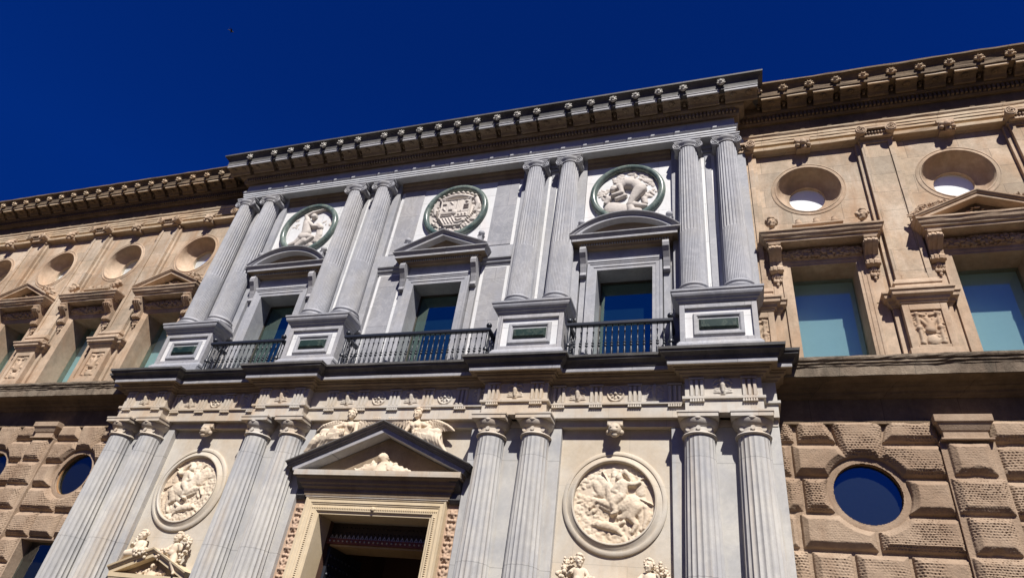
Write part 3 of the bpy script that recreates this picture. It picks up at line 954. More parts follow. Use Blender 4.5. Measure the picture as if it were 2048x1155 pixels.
def victory(name, x, side, label):
    """winged draped woman reclining on the slope of the door pediment; side -1 lies to the left"""
    o = empty(name, (x, -0.48, 6.56))
    o.scale = (0.94, 0.9, 0.92)
    tag(o, label, 'statue', 'winged statues on the door pediment')
    s = side
    m = MB()
    hx, hz = 0.0, 0.97
    head_parts(m, (hx, -0.14, hz), 0.92, look=0.25 if s < 0 else -0.35)
    m.capsule((hx, -0.10, hz - 0.10), 0.052, (hx + s * 0.02, -0.09, hz - 0.20), 0.065, 10)
    m.capsule((hx - 0.15, -0.08, 0.72), 0.075, (hx + 0.15, -0.08, 0.72), 0.075)            # shoulders
    m.capsule((hx, -0.10, 0.66), 0.135, (hx + s * 0.06, -0.08, 0.44), 0.125)               # chest to waist
    for t in (-1, 1):
        m.sphere((hx + t * 0.065, -0.20, 0.64), 0.062, 10, 8)
    # arms, with a hand on a raised prop or on the lap
    m.capsule((hx + s * 0.17, -0.08, 0.71), 0.062, (hx + s * 0.40, -0.14, 0.62), 0.05)
    m.capsule((hx + s * 0.40, -0.14, 0.62), 0.05, (hx + s * 0.26, -0.26, 0.47), 0.038)
    m.sphere((hx + s * 0.24, -0.28, 0.45), 0.045, 8, 6, (1.2, 0.7, 0.8))
    for i in range(4):
        m.capsule((hx + s * (0.22 - 0.01 * i), -0.29, 0.45 - 0.016 * i + 0.02), 0.012, (hx + s * (0.15 - 0.008 * i), -0.30, 0.435 - 0.018 * i + 0.02), 0.010, 6)
    m.capsule((hx - s * 0.17, -0.08, 0.71), 0.062, (hx - s * 0.24, -0.14, 0.50), 0.05)
    m.capsule((hx - s * 0.24, -0.14, 0.50), 0.048, (hx - s * 0.16, -0.22, 0.36), 0.038)
    # hips and bent legs under the drapery, running down the slope
    m.capsule((hx + s * 0.06, -0.08, 0.42), 0.15, (hx + s * 0.28, -0.10, 0.40), 0.17)
    m.capsule((hx + s * 0.28, -0.13, 0.42), 0.15, (hx + s * 0.62, -0.18, 0.46), 0.115)
    m.capsule((hx + s * 0.62, -0.18, 0.46), 0.115, (hx + s * 0.72, -0.12, 0.18), 0.085)
    m.capsule((hx + s * 0.28, -0.05, 0.34), 0.15, (hx + s * 0.66, -0.06, 0.22), 0.11)
    m.capsule((hx + s * 0.66, -0.06, 0.22), 0.11, (hx + s * 0.90, -0.10, -0.06), 0.07)
    m.capsule((hx + s * 0.90, -0.12, -0.08), 0.045, (hx + s * 0.98, -0.18, -0.12), 0.03)
    b = m.build('body', CARVE, o)
    remesh(b, 0.014, 2)
    # drapery: separate cloth with folds across the legs
    d = MB()
    rnd = random.Random(17 if s < 0 else 23)
    legs = [((0.02, -0.16, 0.46), (0.34, -0.24, 0.50), (0.64, -0.29, 0.46)), ((0.10, -0.22, 0.36), (0.40, -0.24, 0.36), (0.70, -0.22, 0.24)), ((0.26, -0.22, 0.26), (0.56, -0.20, 0.14), (0.86, -0.18, -0.02))]
    for i in range(22):
        t = i / 21
        x0 = 0.10 + 0.66 * t
        zt = 0.56 - 0.06 * t + rnd.uniform(-0.02, 0.02) - (0.10 if t > 0.9 else 0)
        zb = 0.26 - 0.34 * t + rnd.uniform(-0.03, 0.03)
        bow = 0.06 + rnd.uniform(-0.03, 0.05)
        pts = []
        for j in range(6):
            u = j / 5
            pts.append((s * (x0 + 0.20 * u * (0.3 + t) - bow * math.sin(math.pi * u)), -0.20 - 0.085 * math.sin(math.pi * min(1, u * 1.15)) - 0.02 * t, zt + (zb - zt) * u))
        d.tube(pts, [0.022, 0.03, 0.034, 0.034, 0.03, 0.02], 7)
    for i in range(8):
        t = i / 7
        d.tube([(s * (0.02 + 0.02 * t), -0.22, 0.50 - 0.03 * i), (s * 0.22, -0.285, 0.50 - 0.035 * i), (s * 0.44, -0.27, 0.53 - 0.04 * i)], [0.016, 0.024, 0.018], 7)
    cl = d.build('drapery', CARVE, o)
    remesh(cl, 0.012, 2)
    # hair with a band
    hm = MB()
    hair_parts(hm, (hx, -0.14, hz), 0.92, rnd, 70, 0.034)
    ha = hm.build('hair', CARVE, o)
    remesh(ha, 0.014, 2)
    for t in (-1, 1):
        tip = (t * 0.74, -0.02, 0.74 if t == s else 0.92)
        wm = wing_mesh((t * 0.12, 0.0, 0.76), tip, (0, 0, 1)).build('wing', CARVE, o)
        remesh(wm, 0.013, 1)
    return o
victory('winged_statue', -1.02, -1, 'winged stone woman lying on the left slope of the door pediment')
victory('winged_statue', 0.72, 1, 'winged stone woman lying on the right slope of the door pediment')

def putto(x, z, side, label, stand):
    """naked child with a garland of fruit; side -1 = on the left slope"""
    o = empty('child_statue', (x, -0.40, z))
    o.scale = (0.80, 0.80, 0.80)
    tag(o, label, 'statue', 'child statues on the side pediments')
    s = side
    rnd = random.Random(int(x * 10) + 90)
    m = MB()
    hz = 0.62
    head_parts(m, (0, -0.12, hz), 0.98, look=0.5 * s * (-1 if stand else 1))
    m.capsule((0, -0.08, hz - 0.12), 0.055, (0, -0.07, hz - 0.18), 0.075)
    m.capsule((-0.10, -0.07, 0.42), 0.075, (0.10, -0.07, 0.42), 0.075)
    m.capsule((0, -0.09, 0.36), 0.135, (s * -0.02, -0.09, 0.20), 0.145)
    m.sphere((0, -0.15, 0.20), 0.11, 10, 8)
    # arms
    m.capsule((0.14, -0.07, 0.42), 0.058, (0.24, -0.16, 0.30), 0.05)
    m.capsule((0.24, -0.16, 0.30), 0.05, (0.20, -0.24, 0.42 if s > 0 else 0.2), 0.038)
    m.capsule((-0.14, -0.07, 0.42), 0.058, (-0.24, -0.14, 0.30), 0.05)
    m.capsule((-0.24, -0.14, 0.30), 0.05, (-0.16, -0.24, 0.2 if s > 0 else 0.36), 0.038)
    if stand:
        m.capsule((s * 0.05, -0.09, 0.14), 0.12, (s * 0.16, -0.16, -0.06), 0.095)
        m.capsule((s * 0.16, -0.16, -0.06), 0.09, (s * 0.30, -0.13, -0.30), 0.055)
        m.capsule((s * 0.30, -0.13, -0.31), 0.05, (s * 0.36, -0.22, -0.34), 0.038)
        m.capsule((-s * 0.05, -0.08, 0.14), 0.12, (s * 0.00, -0.06, -0.06), 0.09)
        m.capsule((s * 0.0, -0.06, -0.06), 0.085, (s * 0.36, -0.05, -0.22), 0.055)
    else:
        m.capsule((s * 0.05, -0.09, 0.14), 0.13, (s * 0.30, -0.16, 0.10), 0.10)
        m.capsule((s * 0.30, -0.16, 0.10), 0.095, (s * 0.46, -0.10, -0.12), 0.06)
        m.capsule((s * 0.05, -0.06, 0.10), 0.12, (s * 0.32, -0.06, 0.0), 0.09)
        m.capsule((s * 0.32, -0.06, 0.0), 0.085, (s * 0.56, -0.06, -0.18), 0.055)
    b = m.build('body', CARVE, o)
    remesh(b, 0.014, 3)
    hm = MB()
    hair_parts(hm, (0, -0.12, hz), 0.98, rnd, 80, 0.036)
    remesh(hm.build('hair', CARVE, o), 0.014, 1)
    # garland hanging from shoulder to slope
    paths = [[(s * 0.12, 0.02, 0.66), (s * 0.34, -0.06, 0.60), (s * 0.42, -0.10, 0.30), (s * 0.30, -0.12, 0.02)],
             [(-s * 0.18, -0.20, 0.22), (-s * 0.34, -0.18, 0.18), (-s * 0.42, -0.14, 0.04)]]
    if not stand:
        paths = [[(s * 0.10, 0.02, 0.68), (s * 0.20, 0.0, 0.54), (s * 0.22, -0.02, 0.34)], [(-s * 0.10, -0.24, 0.12), (-s * 0.34, -0.24, 0.18), (-s * 0.5, -0.20, 0.16)]]
    for pth in paths:
        gm = MB()
        for a, bb in zip(pth, pth[1:]):
            for i in range(16):
                q = Vector(a).lerp(Vector(bb), rnd.random()) + Vector((rnd.gauss(0, 0.045), rnd.gauss(0, 0.035), rnd.gauss(0, 0.045)))
                gm.sphere(q, rnd.uniform(0.03, 0.055), 8, 6)
        gm.build('garland', CARVE, o, smooth=60)
    return o
putto(-5.80, 3.98, -1, 'naked stone child reclining on the left slope of the left side pediment', False)
putto(-4.74, 3.97, 1, 'naked stone child with fruit garlands on the right slope of the left side pediment', True)
putto(4.66, 4.00, -1, 'naked stone child with garland on the left slope of the right side pediment', True)
putto(5.94, 3.98, 1, 'naked stone child with garland on the right slope of the right side pediment', True)

# ================================================================== PORTAL, UPPER STOREY
w = MB()
x0 = -8.40
WINS = ((-5.22, 0.71), (0.0, 0.74), (5.22, 0.71))
for c, hw in WINS:
    w.box(x0, c - hw, 0.28, 1.8, 8.5, 16.9)
    w.box(c - hw, c + hw, 0.28, 1.8, 11.77, 16.9)
    w.box(c - hw, c + hw, 0.28, 1.8, 8.5, 8.66)
    x0 = c + hw
w.box(x0, 8.40, 0.28, 1.8, 8.5, 16.9)
w.build('portal_upper_wall', GREY, palace)
MB().box(-8.42, 8.42, -0.55, 0.284, 8.45, 8.664).build('balcony_floor', GREYD, palace)

# grey pilaster strips behind the columns, white and grey bands between
for c in PC:
    for s in (-1, 1):
        a, b = sorted((c + s * 0.175, c + s * 0.98))
        MB().box(a, b, 0.15, 0.282, 10.3, 15.98).build('pilaster_strip', GREYD, palace, bevel=0.01)
    MB().box(c - 0.173, c + 0.173, 0.18, 0.283, 10.5, 15.62).build('white_band', WHITE, palace)
    MB().box(c - 0.085, c + 0.085, 0.15, 0.182, 10.75, 15.5).build('grey_band', GREYD, palace, bevel=0.01)
    MB().sweep([(c - 0.173, 0.15), (c + 0.173, 0.15)], [(-0.12, 15.62), (0.02, 15.625), (0.02, 15.70), (-0.01, 15.705), (-0.01, 15.75), (0.05, 15.755), (0.05, 15.85), (0.02, 15.86), (0.02, 15.978), (-0.12, 15.98)]).build('band_moulding', GREYD, palace)

# white and grey marble panels of the bays
MB().box(-2.04, 2.04, 0.255, 0.283, 12.96, 15.64).build('white_panel', WHITE, palace)
for c in (-5.24, 5.24):
    MB().box(c - 1.20, c + 1.20, 0.255, 0.283, 12.9, 15.64).build('white_panel', WHITE, palace)
for s in (-1, 1):
    a, b = sorted((s * 1.20, s * 2.04))
    MB().box(a, b, 0.255, 0.283, 8.66, 12.32).build('white_panel', WHITE, palace)
    a, b = sorted((s * 1.22, s * 1.94))
    MB().box(a, b, 0.235, 0.257, 13.06, 15.64).build('grey_panel', GREY, palace, bevel=0.006)
    a, b = sorted((s * 1.30, s * 1.95))
    MB().box(a, b, 0.235, 0.257, 8.66, 12.25).build('grey_panel', GREY, palace, bevel=0.006)
    a, b = sorted((s * 1.05, s * 2.08))
    MB().sweep([(a, 0.27), (b, 0.27)], [(-0.01, 12.30), (0.03, 12.31), (0.04, 12.36), (0.09, 12.40), (0.10, 12.46), (0.15, 12.50), (0.155, 12.55), (0.13, 12.56), (0.12, 12.95), (-0.01, 12.97)]).build('string_course', GREYD, palace)

# pedestals of the upper columns
def pedestal():
    d = MB().sweep([(-0.83, 0.14), (-0.83, -0.40), (0.83, -0.40), (0.83, 0.14)], [(-0.3, 9.16), (0.0, 9.16), (0.0, 10.22), (-0.3, 10.22)])
    # front with the recessed field: build as a frame
    d = MB()
    d.box(-0.83, -0.715, -0.40, 0.14, 9.2, 10.2).box(0.715, 0.83, -0.40, 0.14, 9.2, 10.2).box(-0.715, 0.715, -0.40, 0.14, 9.2, 9.30).box(-0.715, 0.715, -0.40, 0.14, 10.08, 10.2).box(-0.715, 0.715, -0.31, 0.14, 9.30, 10.08)
    p = d.build('pedestal', GREY, palace, bevel=0.008)
    MB().box(-0.89, 0.89, -0.50, 0.14, 8.62, 9.06).sweep([(-0.83, 0.14), (-0.83, -0.40), (0.83, -0.40), (0.83, 0.14)], [(-0.3, 9.05), (0.07, 9.06), (0.07, 9.12), (0.04, 9.16), (0.02, 9.20), (-0.3, 9.203)]).build('plinth', GREYD, p, bevel=0.006)
    MB().box(-0.72, 0.72, -0.335, -0.305, 9.295, 10.085).build('white_field', WHITE, p)
    MB().sweep([(-0.44, 9.47), (-0.44, 9.85), (0.44, 9.85), (0.44, 9.47)], [(0, -0.30), (0, -0.37), (0.03, -0.39), (0.08, -0.39), (0.10, -0.36), (0.10, -0.30)], 'xz', -1, closed=True).build('panel_frame', GREYD, p, bevel=0.004)
    q = [(-0.42, 9.52), (0.42, 9.52), (0.42, 9.80), (-0.42, 9.80)]
    i = [(-0.37, 9.57), (0.37, 9.57), (0.37, 9.75), (-0.37, 9.75)]
    MB().box(-0.44, 0.44, -0.35, -0.30, 9.47, 9.85).build('panel_ground', GREYD, p)
    MB().add([(x, -0.352, z) for x, z in q] + [(x, -0.405, z) for x, z in i] + [(x, -0.30, z) for x, z in q], [(0, 1, 5, 4), (1, 2, 6, 5), (2, 3, 7, 6), (3, 0, 4, 7), (4, 5, 6, 7), (0, 8, 9, 1), (1, 9, 10, 2), (2, 10, 11, 3), (3, 11, 8, 0)]).build('green_slab', GREENS, p, bevel=0.004)
    MB().sweep([(-0.83, 0.14), (-0.83, -0.40), (0.83, -0.40), (0.83, 0.14)], [(-0.3, 10.198), (0.02, 10.20), (0.03, 10.24), (0.07, 10.27), (0.08, 10.30), (0.13, 10.34), (0.15, 10.38), (0.16, 10.44), (0.18, 10.45), (0.185, 10.50), (-0.3, 10.53)]).build('cornice', GREYD, p, bevel=0.004)
    return p
pd0 = pedestal()
for i, c in enumerate(PC):
    if i == 0:
        pd0.location.x = c
    else:
        dup(pd0, palace, (c, 0, 0))

# Ionic columns
def spiral(cx, cz, y, r, d, turns=2.3, n=54):
    return [(cx + d * r * (1 - 0.86 * i / n) * math.sin(2 * math.pi * turns * i / n), y - 0.012 * i / n, cz + r * (1 - 0.86 * i / n) * math.cos(2 * math.pi * turns * i / n)) for i in range(n + 1)]
icol = fluted(0.325, 0.262, 10.86, 15.53, 24, 0.026, 12, cable_to=12.52, fillet=0.24).build('column', GREYD, palace, (0, -0.03, 0), smooth=30)
MB().lathe([(0.40, 10.60), (0.425, 10.63), (0.43, 10.67), (0.40, 10.70), (0.365, 10.715), (0.355, 10.745), (0.375, 10.765), (0.385, 10.79), (0.37, 10.815), (0.34, 10.83), (0.335, 10.86)], seg=48).box(-0.44, 0.44, -0.42, 0.2, 10.51, 10.60).build('base', GREYD, icol, smooth=40)
cp = MB()
cp.lathe([(0.262, 15.52), (0.262, 15.53), (0.285, 15.54), (0.288, 15.56), (0.268, 15.57), (0.268, 15.595), (0.30, 15.63), (0.325, 15.68), (0.32, 15.71)], seg=40)
for t in (-1, 1):
    y = -0.20
    cp.lathe([(0.135, 0.0), (0.138, 0.02), (0.115, 0.07), (0.095, 0.14), (0.095, 0.26), (0.115, 0.34), (0.13, 0.40)], (t * 0.27, y, 15.60), 28, 'y')
    cp.tube(spiral(t * 0.27, 15.60, y - 0.004, 0.128, t), [0.021 - 0.010 * i / 54 for i in range(55)], 6)
    cp.sphere((t * 0.27, y - 0.012, 15.60), 0.026, 8, 6)
    cp.tube([(t * 0.27, y - 0.005, 15.73), (t * 0.13, y - 0.005, 15.705), (0, y - 0.005, 15.695)], 0.018, 6)
cp.box(-0.27, 0.27, -0.19, 0.14, 15.66, 15.74)
for i in range(5):
    cp.sphere((-0.15 + i * 0.075, -0.205, 15.64), 0.036, 8, 6, (0.8, 0.8, 1.15))
cp.box(-0.36, 0.36, -0.23, 0.14, 15.74, 15.80).box(-0.375, 0.375, -0.25, 0.14, 15.798, 15.84).box(-0.30, 0.30, -0.14, 0.14, 15.84, 15.928)
cp.build('capital', GREYD, icol, smooth=45)
k = 0
for c in PC:
    for s in (-1, 1):
        x = c + s * 0.507
        if k == 0:
            icol.location.x = x
        else:
            dup(icol, palace, (x, -0.03, 0))
        k += 1

# ------------------------------------------------------------------ upper medallions
def green_ring(x, z, r=1.055, y=0.215):
    m = MB()
    rt = 0.10
    m.lathe([(r - rt + rt * math.cos(a), -rt * 1.1 * math.sin(a) - 0.0) for a in np.linspace(-0.5, math.pi + 0.5, 14)], (0, 0, 0), 96, 'y', cap=False)
    return m.build('medallion', GREEN, palace, (x, y, z), smooth=60)
def hero_relief(kind):
    rr = 0.90
    h = HF(-rr, rr, -rr, rr, 0.0125)
    rnd = random.Random(31 + kind)
    ins = lambda x, z: x * x + z * z < 0.84 ** 2
    if kind == 0:      # man on one knee wrestling a lion, seen in profile
        h.lumps(26, (-0.3, 0.75, -0.8, -0.45), 0.12, 0.05, rnd, ins)
        h.chain([(-0.18, 0.30, 0.13), (-0.10, 0.12, 0.17), (-0.05, -0.14, 0.165), (-0.10, -0.34, 0.16)], 0.06, 0.8)
        h.chain([(0.06, 0.50, 0.10), (0.05, 0.48, 0.10)], 0.12, 1.0)
        h.chain([(-0.16, 0.36, 0.085), (-0.28, 0.56, 0.075), (-0.06, 0.70, 0.06)], 0.08, 1.0)
        h.chain([(-0.06, 0.70, 0.055), (0.30, 0.78, 0.035), (0.46, 0.80, 0.03)], 0.08, 1.0)
        h.chain([(-0.04, 0.22, 0.085), (0.16, 0.06, 0.07), (0.34, 0.04, 0.055)], 0.10, 1.0)
        h.chain([(-0.12, -0.36, 0.15), (0.14, -0.36, 0.10), (0.30, -0.40, 0.06), (0.10, -0.56, 0.07)], 0.09, 0.9)
        h.chain([(-0.14, -0.38, 0.14), (-0.30, -0.58, 0.10), (-0.50, -0.64, 0.07)], 0.07, 0.9)
        h.chain([(0.0, -0.52, 0.12), (-0.22, -0.72, 0.09)], 0.07, 0.9)
        h.chain([(0.34, 0.10, 0.11), (0.44, 0.0, 0.10)], 0.05, 0.9)
        h.chain([(0.40, 0.0, 0.10), (0.46, -0.30, 0.12), (0.40, -0.52, 0.10)], 0.01, 0.6)
        h.lumps(10, (-0.75, -0.45, 0.0, 0.5), 0.06, 0.03, rnd, ins)
        h.lumps(10, (0.4, 0.8, 0.1, 0.5), 0.07, 0.03, rnd, ins)
    else:              # man bending over and gripping a bull by the horns
        h.lumps(30, (-0.4, 0.6, 0.45, 0.8), 0.11, 0.05, rnd, ins)
        h.lumps(20, (0.42, 0.8, -0.2, 0.5), 0.10, 0.05, rnd, ins)
        h.lumps(14, (-0.8, -0.5, -0.1, 0.3), 0.09, 0.04, rnd, ins)
        h.chain([(-0.42, -0.52, 0.22), (-0.12, -0.58, 0.20)], 0.02, 0.45)
        h.chain([(-0.52, -0.18, 0.10), (-0.58, -0.32, 0.075)], 0.06, 0.9)
        h.chain([(-0.46, -0.12, 0.04), (-0.66, -0.02, 0.03), (-0.62, 0.08, 0.025)], 0.04, 1.0)
        h.chain([(-0.22, 0.22, 0.13), (-0.02, 0.34, 0.165), (0.22, 0.26, 0.175), (0.36, 0.06, 0.185)], 0.08, 0.9)
        h.chain([(-0.38, 0.16, 0.095), (-0.40, 0.12, 0.09)], 0.12, 1.0)
        h.lumps(14, (-0.5, -0.36, 0.14, 0.28), 0.035, 0.2, rnd)
        h.chain([(-0.20, 0.20, 0.085), (-0.14, -0.04, 0.075), (-0.40, -0.10, 0.05)], 0.14, 1.0)
        h.chain([(-0.06, -0.12, 0.07), (-0.30, -0.22, 0.055)], 0.08, 1.0)
        h.chain([(0.34, 0.02, 0.18), (0.16, -0.30, 0.12), (0.10, -0.46, 0.085)], 0.10, 0.9)
        h.chain([(0.12, -0.46, 0.09), (0.36, -0.54, 0.075), (0.52, -0.58, 0.05)], 0.08, 0.9)
        h.chain([(0.08, -0.46, 0.10), (0.14, -0.70, 0.11), (0.34, -0.74, 0.09)], 0.06, 0.9)
        h.chain([(0.46, -0.28, 0.08), (0.50, -0.44, 0.07)], 0.02, 0.9)
    h.blur(1)
    h.keep = (np.hypot(h.X, h.Z) < 0.895) & (h.H > 0.001)
    h.H = h.H * 0.8
    h.detail(0.001, 6)
    return h
def arms_relief():
    rr = 0.90
    h = HF(-rr, rr, -rr, rr, 0.01)
    rnd = random.Random(77)
    ring = lambda x, z: 0.52 < math.hypot(x, z) < 0.82 and not (z > 0.45 and abs(x) < 0.5)
    # strapwork and figures round the shield
    h.lumps(160, (-0.84, 0.84, -0.84, 0.6), 0.075, 0.055, rnd, ring)
    for s in (-1, 1):
        h.chain([(s * 0.62, 0.44, 0.09), (s * 0.72, 0.20, 0.08), (s * 0.66, -0.05, 0.06)], 0.02, 0.7)
    # collar of links
    for i in range(30):
        a = math.pi * (1.02 + 0.96 * i / 29)
        h.ell((0.62 * math.cos(a), 0.10 + 0.70 * math.sin(a)), 0.035, 0.022, 0.05, 0.03, a)
    # crown with fleurons
    th = np.arctan2(h.X, h.Z + 0.35)
    rad = np.hypot(h.X, h.Z + 0.35)
    band = (abs(rad - 0.93) < 0.065) & (abs(th) < 0.62)
    h.H = np.maximum(h.H, np.where(band, 0.14 - 0.6 * abs(rad - 0.93), 0))
    for i in range(9):
        a = -0.60 + i * 0.15
        c = (1.05 * math.sin(a), 1.05 * math.cos(a) - 0.35)
        h.ell(c, 0.06, 0.055, 0.09, 0.05)
        h.ell((c[0] + 0.035 * math.sin(a), c[1] + 0.05 * math.cos(a)), 0.03, 0.03, 0.06, 0.05)
    # shield
    sh = (abs(h.X) < 0.50) & (h.Z < 0.44) & (h.Z > -0.62 + 0.9 * np.maximum(0, abs(h.X) - 0.25) ** 1.2 * 2)
    h.H = np.where(sh, np.maximum(0.085, 0.085 + 0 * h.H), h.H)
    h.H = np.where(sh & ((abs(h.X) > 0.46) | (h.Z > 0.41)), 0.115, h.H)
    h.cut(-0.012, 0.012, -0.58, 0.42, 0.03)
    h.cut(-0.5, 0.5, -0.115, -0.095, 0.03)
    for (qx, qz) in ((-0.36, 0.29), (-0.14, 0.05)):      # castles
        h.rect(qx - 0.07, qx + 0.07, qz - 0.06, qz + 0.04, 0.125)
        for t in (-0.055, 0, 0.055):
            h.rect(qx + t - 0.018, qx + t + 0.018, qz + 0.03, qz + 0.085, 0.13, 0.006)
    for (qx, qz) in ((-0.14, 0.29), (-0.36, 0.05)):      # lions
        h.chain([(qx + 0.05, qz - 0.05, 0.022), (qx, qz, 0.03), (qx - 0.03, qz + 0.06, 0.028)], 0.09)
        h.chain([(qx - 0.02, qz + 0.02, 0.016), (qx - 0.075, qz + 0.03, 0.012)], 0.09)
        h.chain([(qx + 0.04, qz - 0.02, 0.012), (qx + 0.08, qz + 0.06, 0.012)], 0.09)
    for i in range(4):                                    # pales
        h.rect(0.05 + i * 0.048, 0.074 + i * 0.048, -0.07, 0.40, 0.12, 0.006)
    for i in range(4):
        h.rect(0.27, 0.45, 0.02 + i * 0.05, 0.045 + i * 0.05, 0.125, 0.006)
    h.ell((0.36, 0.32), 0.06, 0.06, 0.05, 0.085)
    for i in range(2):
        h.rect(-0.44, -0.05, -0.17 - i * 0.08, -0.13 - i * 0.08, 0.12, 0.008)
    for i in range(3):
        h.ell((0.16 + i * 0.11, -0.19), 0.035, 0.045, 0.05, 0.08)
    h.rect(0.05, 0.45, -0.30, -0.27, 0.12, 0.008)
    for i in range(5):                                    # bends
        h.cap((-0.44 + i * 0.10, -0.30), 0.016, (-0.30 + i * 0.10, -0.52), 0.016, 0.10, 1)
    h.chain([(0.10, -0.36, 0.03), (0.18, -0.42, 0.04), (0.28, -0.38, 0.03)], 0.09)
    h.chain([(0.10, -0.50, 0.03), (0.20, -0.52, 0.03), (0.34, -0.46, 0.03)], 0.09)
    h.ell((0, -0.10), 0.09, 0.10, 0.05, 0.09)
    h.blur(1)
    h.H += 0.02
    h.keep = np.hypot(h.X, h.Z) < 0.895
    return h
for x, lab, rel, mt in ((-5.22, 'green ringed medallion of a man wrestling a lion on white marble', hero_relief(0), PALE), (0.0, 'green ringed medallion with a crowned coat of arms', arms_relief(), PALE), (5.22, 'green ringed medallion of a man bending over a bull', hero_relief(1), PALE)):
    r = green_ring(x, 14.50 if x else 14.53)
    tag(r, lab)
    MB().disc((0, 0.036, 0), 0.93, 64).build('ground_disc', WHITE if x else CARVE, r)
    rel.build('relief', mt, r, (0, 0.035, 0))

# ------------------------------------------------------------------ portal windows
def segment_arc(cx, z, half, rise, n=28):
    Rr = (half * half + rise * rise) / (2 * rise)
    a0 = math.asin(half / Rr)
    return [(cx + Rr * math.sin(a), z + rise - Rr + Rr * math.cos(a)) for a in np.linspace(-a0, a0, n)]
def portal_window(cx, hw, tri):
    fr = MB().sweep([(cx - hw, 8.66), (cx - hw, 11.76), (cx + hw, 11.76), (cx + hw, 8.66)], [(-0.006, 0.80), (-0.006, 0.115), (0.08, 0.11), (0.085, 0.095), (0.17, 0.09), (0.18, 0.075), (0.24, 0.07), (0.245, 0.27)], 'xz', -1).build('window', GREYD, palace, bevel=0.004)
    a = hw + 0.245
    MB().box(cx - a - 0.02, cx + a + 0.02, 0.15, 0.27, 12.005, 12.42).box(cx - a, cx + a, 0.055, 0.27, 11.99, 12.06).build('frieze', GREYD, fr, bevel=0.004)
    for s in (-1, 1):
        x = cx + s * (a + 0.105)
        MB().box(x - 0.085, x + 0.085, 0.19, 0.27, 8.66, 11.60).build('jamb_strip', GREYD, fr, bevel=0.006)
        MB().prismx([(0.27, 11.58), (0.10, 11.58), (0.07, 11.62), (0.10, 11.72), (0.03, 11.95), (-0.06, 12.10), (-0.14, 12.20), (-0.165, 12.30), (-0.13, 12.395), (0.27, 12.42)], x - 0.082, x + 0.082).build('console', GREY, fr, bevel=0.01)
    ch = a + 0.19
    pth = [(cx - ch, 0.27), (cx - ch, 0.04), (cx + ch, 0.04), (cx + ch, 0.27)]
    MB().sweep(pth, [(-0.2, 12.418), (0.02, 12.42), (0.04, 12.46), (0.07, 12.48), (0.07, 12.53), (0.12, 12.56), (0.20, 12.565), (0.205, 12.555), (-0.2, 12.60)]).build('bed_moulding', BROWNST, fr)
    dm = MB()
    n = 34
    for i in range(n):
        x = cx - ch + 0.03 + i * (2 * ch - 0.06) / (n - 1)
        dm.box(x - 0.017, x + 0.017, -0.06, 0.2, 12.485, 12.535)
    dm.build('dentil_row', GREYD, fr)
    MB().sweep(pth, [(-0.2, 12.59), (0.20, 12.563), (0.215, 12.555), (0.22, 12.64), (0.235, 12.65), (0.27, 12.70), (0.29, 12.71), (0.295, 12.74), (-0.2, 12.77)]).build('cornice', GREY, fr, bevel=0.004)
    prof = [(-0.10, 0.27), (-0.10, -0.17), (-0.02, -0.175), (-0.015, -0.20), (0.0, -0.205), (0.02, -0.225), (0.03, -0.23), (0.04, -0.26), (0.06, -0.265), (0.065, 0.27)]
    e = ch + 0.24
    if tri:
        path = [(cx - e, 12.745), (cx, 13.375), (cx + e, 12.745)]
        tym = [(cx - e + 0.2, 12.75), (cx + e - 0.2, 12.75), (cx, 13.30)]
    else:
        path = segment_arc(cx, 12.745, e, 0.60)
        tym = [(cx - e + 0.15, 12.75)] + [(x, z - 0.06) for x, z in path[2:-2]] + [(cx + e - 0.15, 12.75)]
    MB().sweep(path, prof, 'xz', -1).build('pediment', GREYD, fr, smooth=20)
    MB().prism(tym, 0.06, 0.27).build('tympanum', BROWNST, fr)
    for s in (-1, 1):
        MB().box(cx + s * 1.16 - 0.06, cx + s * 1.16 + 0.06, -0.16, 0.0, 12.76, 13.13).lathe([(0.10, 13.13), (0.11, 13.15), (0.04, 13.17), (0.04, 13.18)], (cx + s * 1.16, -0.08, 0), 14).sphere((cx + s * 1.16, -0.08, 13.265), 0.095, 16, 12).build('ball', GREYD, fr, smooth=50)
    sheet(cx - hw, cx + hw, 0.70, 8.66, 11.76).build('pane', GLASSP, fr)
    t = MB().box(cx - hw + 0.007, cx - hw + 0.045, 0.67, 0.73, 8.66, 11.753).box(cx + hw - 0.045, cx + hw - 0.007, 0.67, 0.73, 8.66, 11.753).box(cx - hw + 0.045, cx + hw - 0.045, 0.67, 0.73, 11.70, 11.753)
    t.build('sash', simple('dark_sash', (0.05, 0.045, 0.035), 0.5), fr)
    MB().box(cx - hw, cx + hw, 0.735, 0.745, 8.66, 9.50).build('blind', BLIND, fr)
    MB().box(cx - hw, cx + hw, 0.75, 0.77, 8.66, 11.76).build('tinted_backing', SKYBACK, fr)  # added sheet that gives the pane its reflected-sky colour
    return fr
portal_window(-5.22, 0.71, False)
portal_window(0.0, 0.74, True)
portal_window(5.22, 0.71, False)

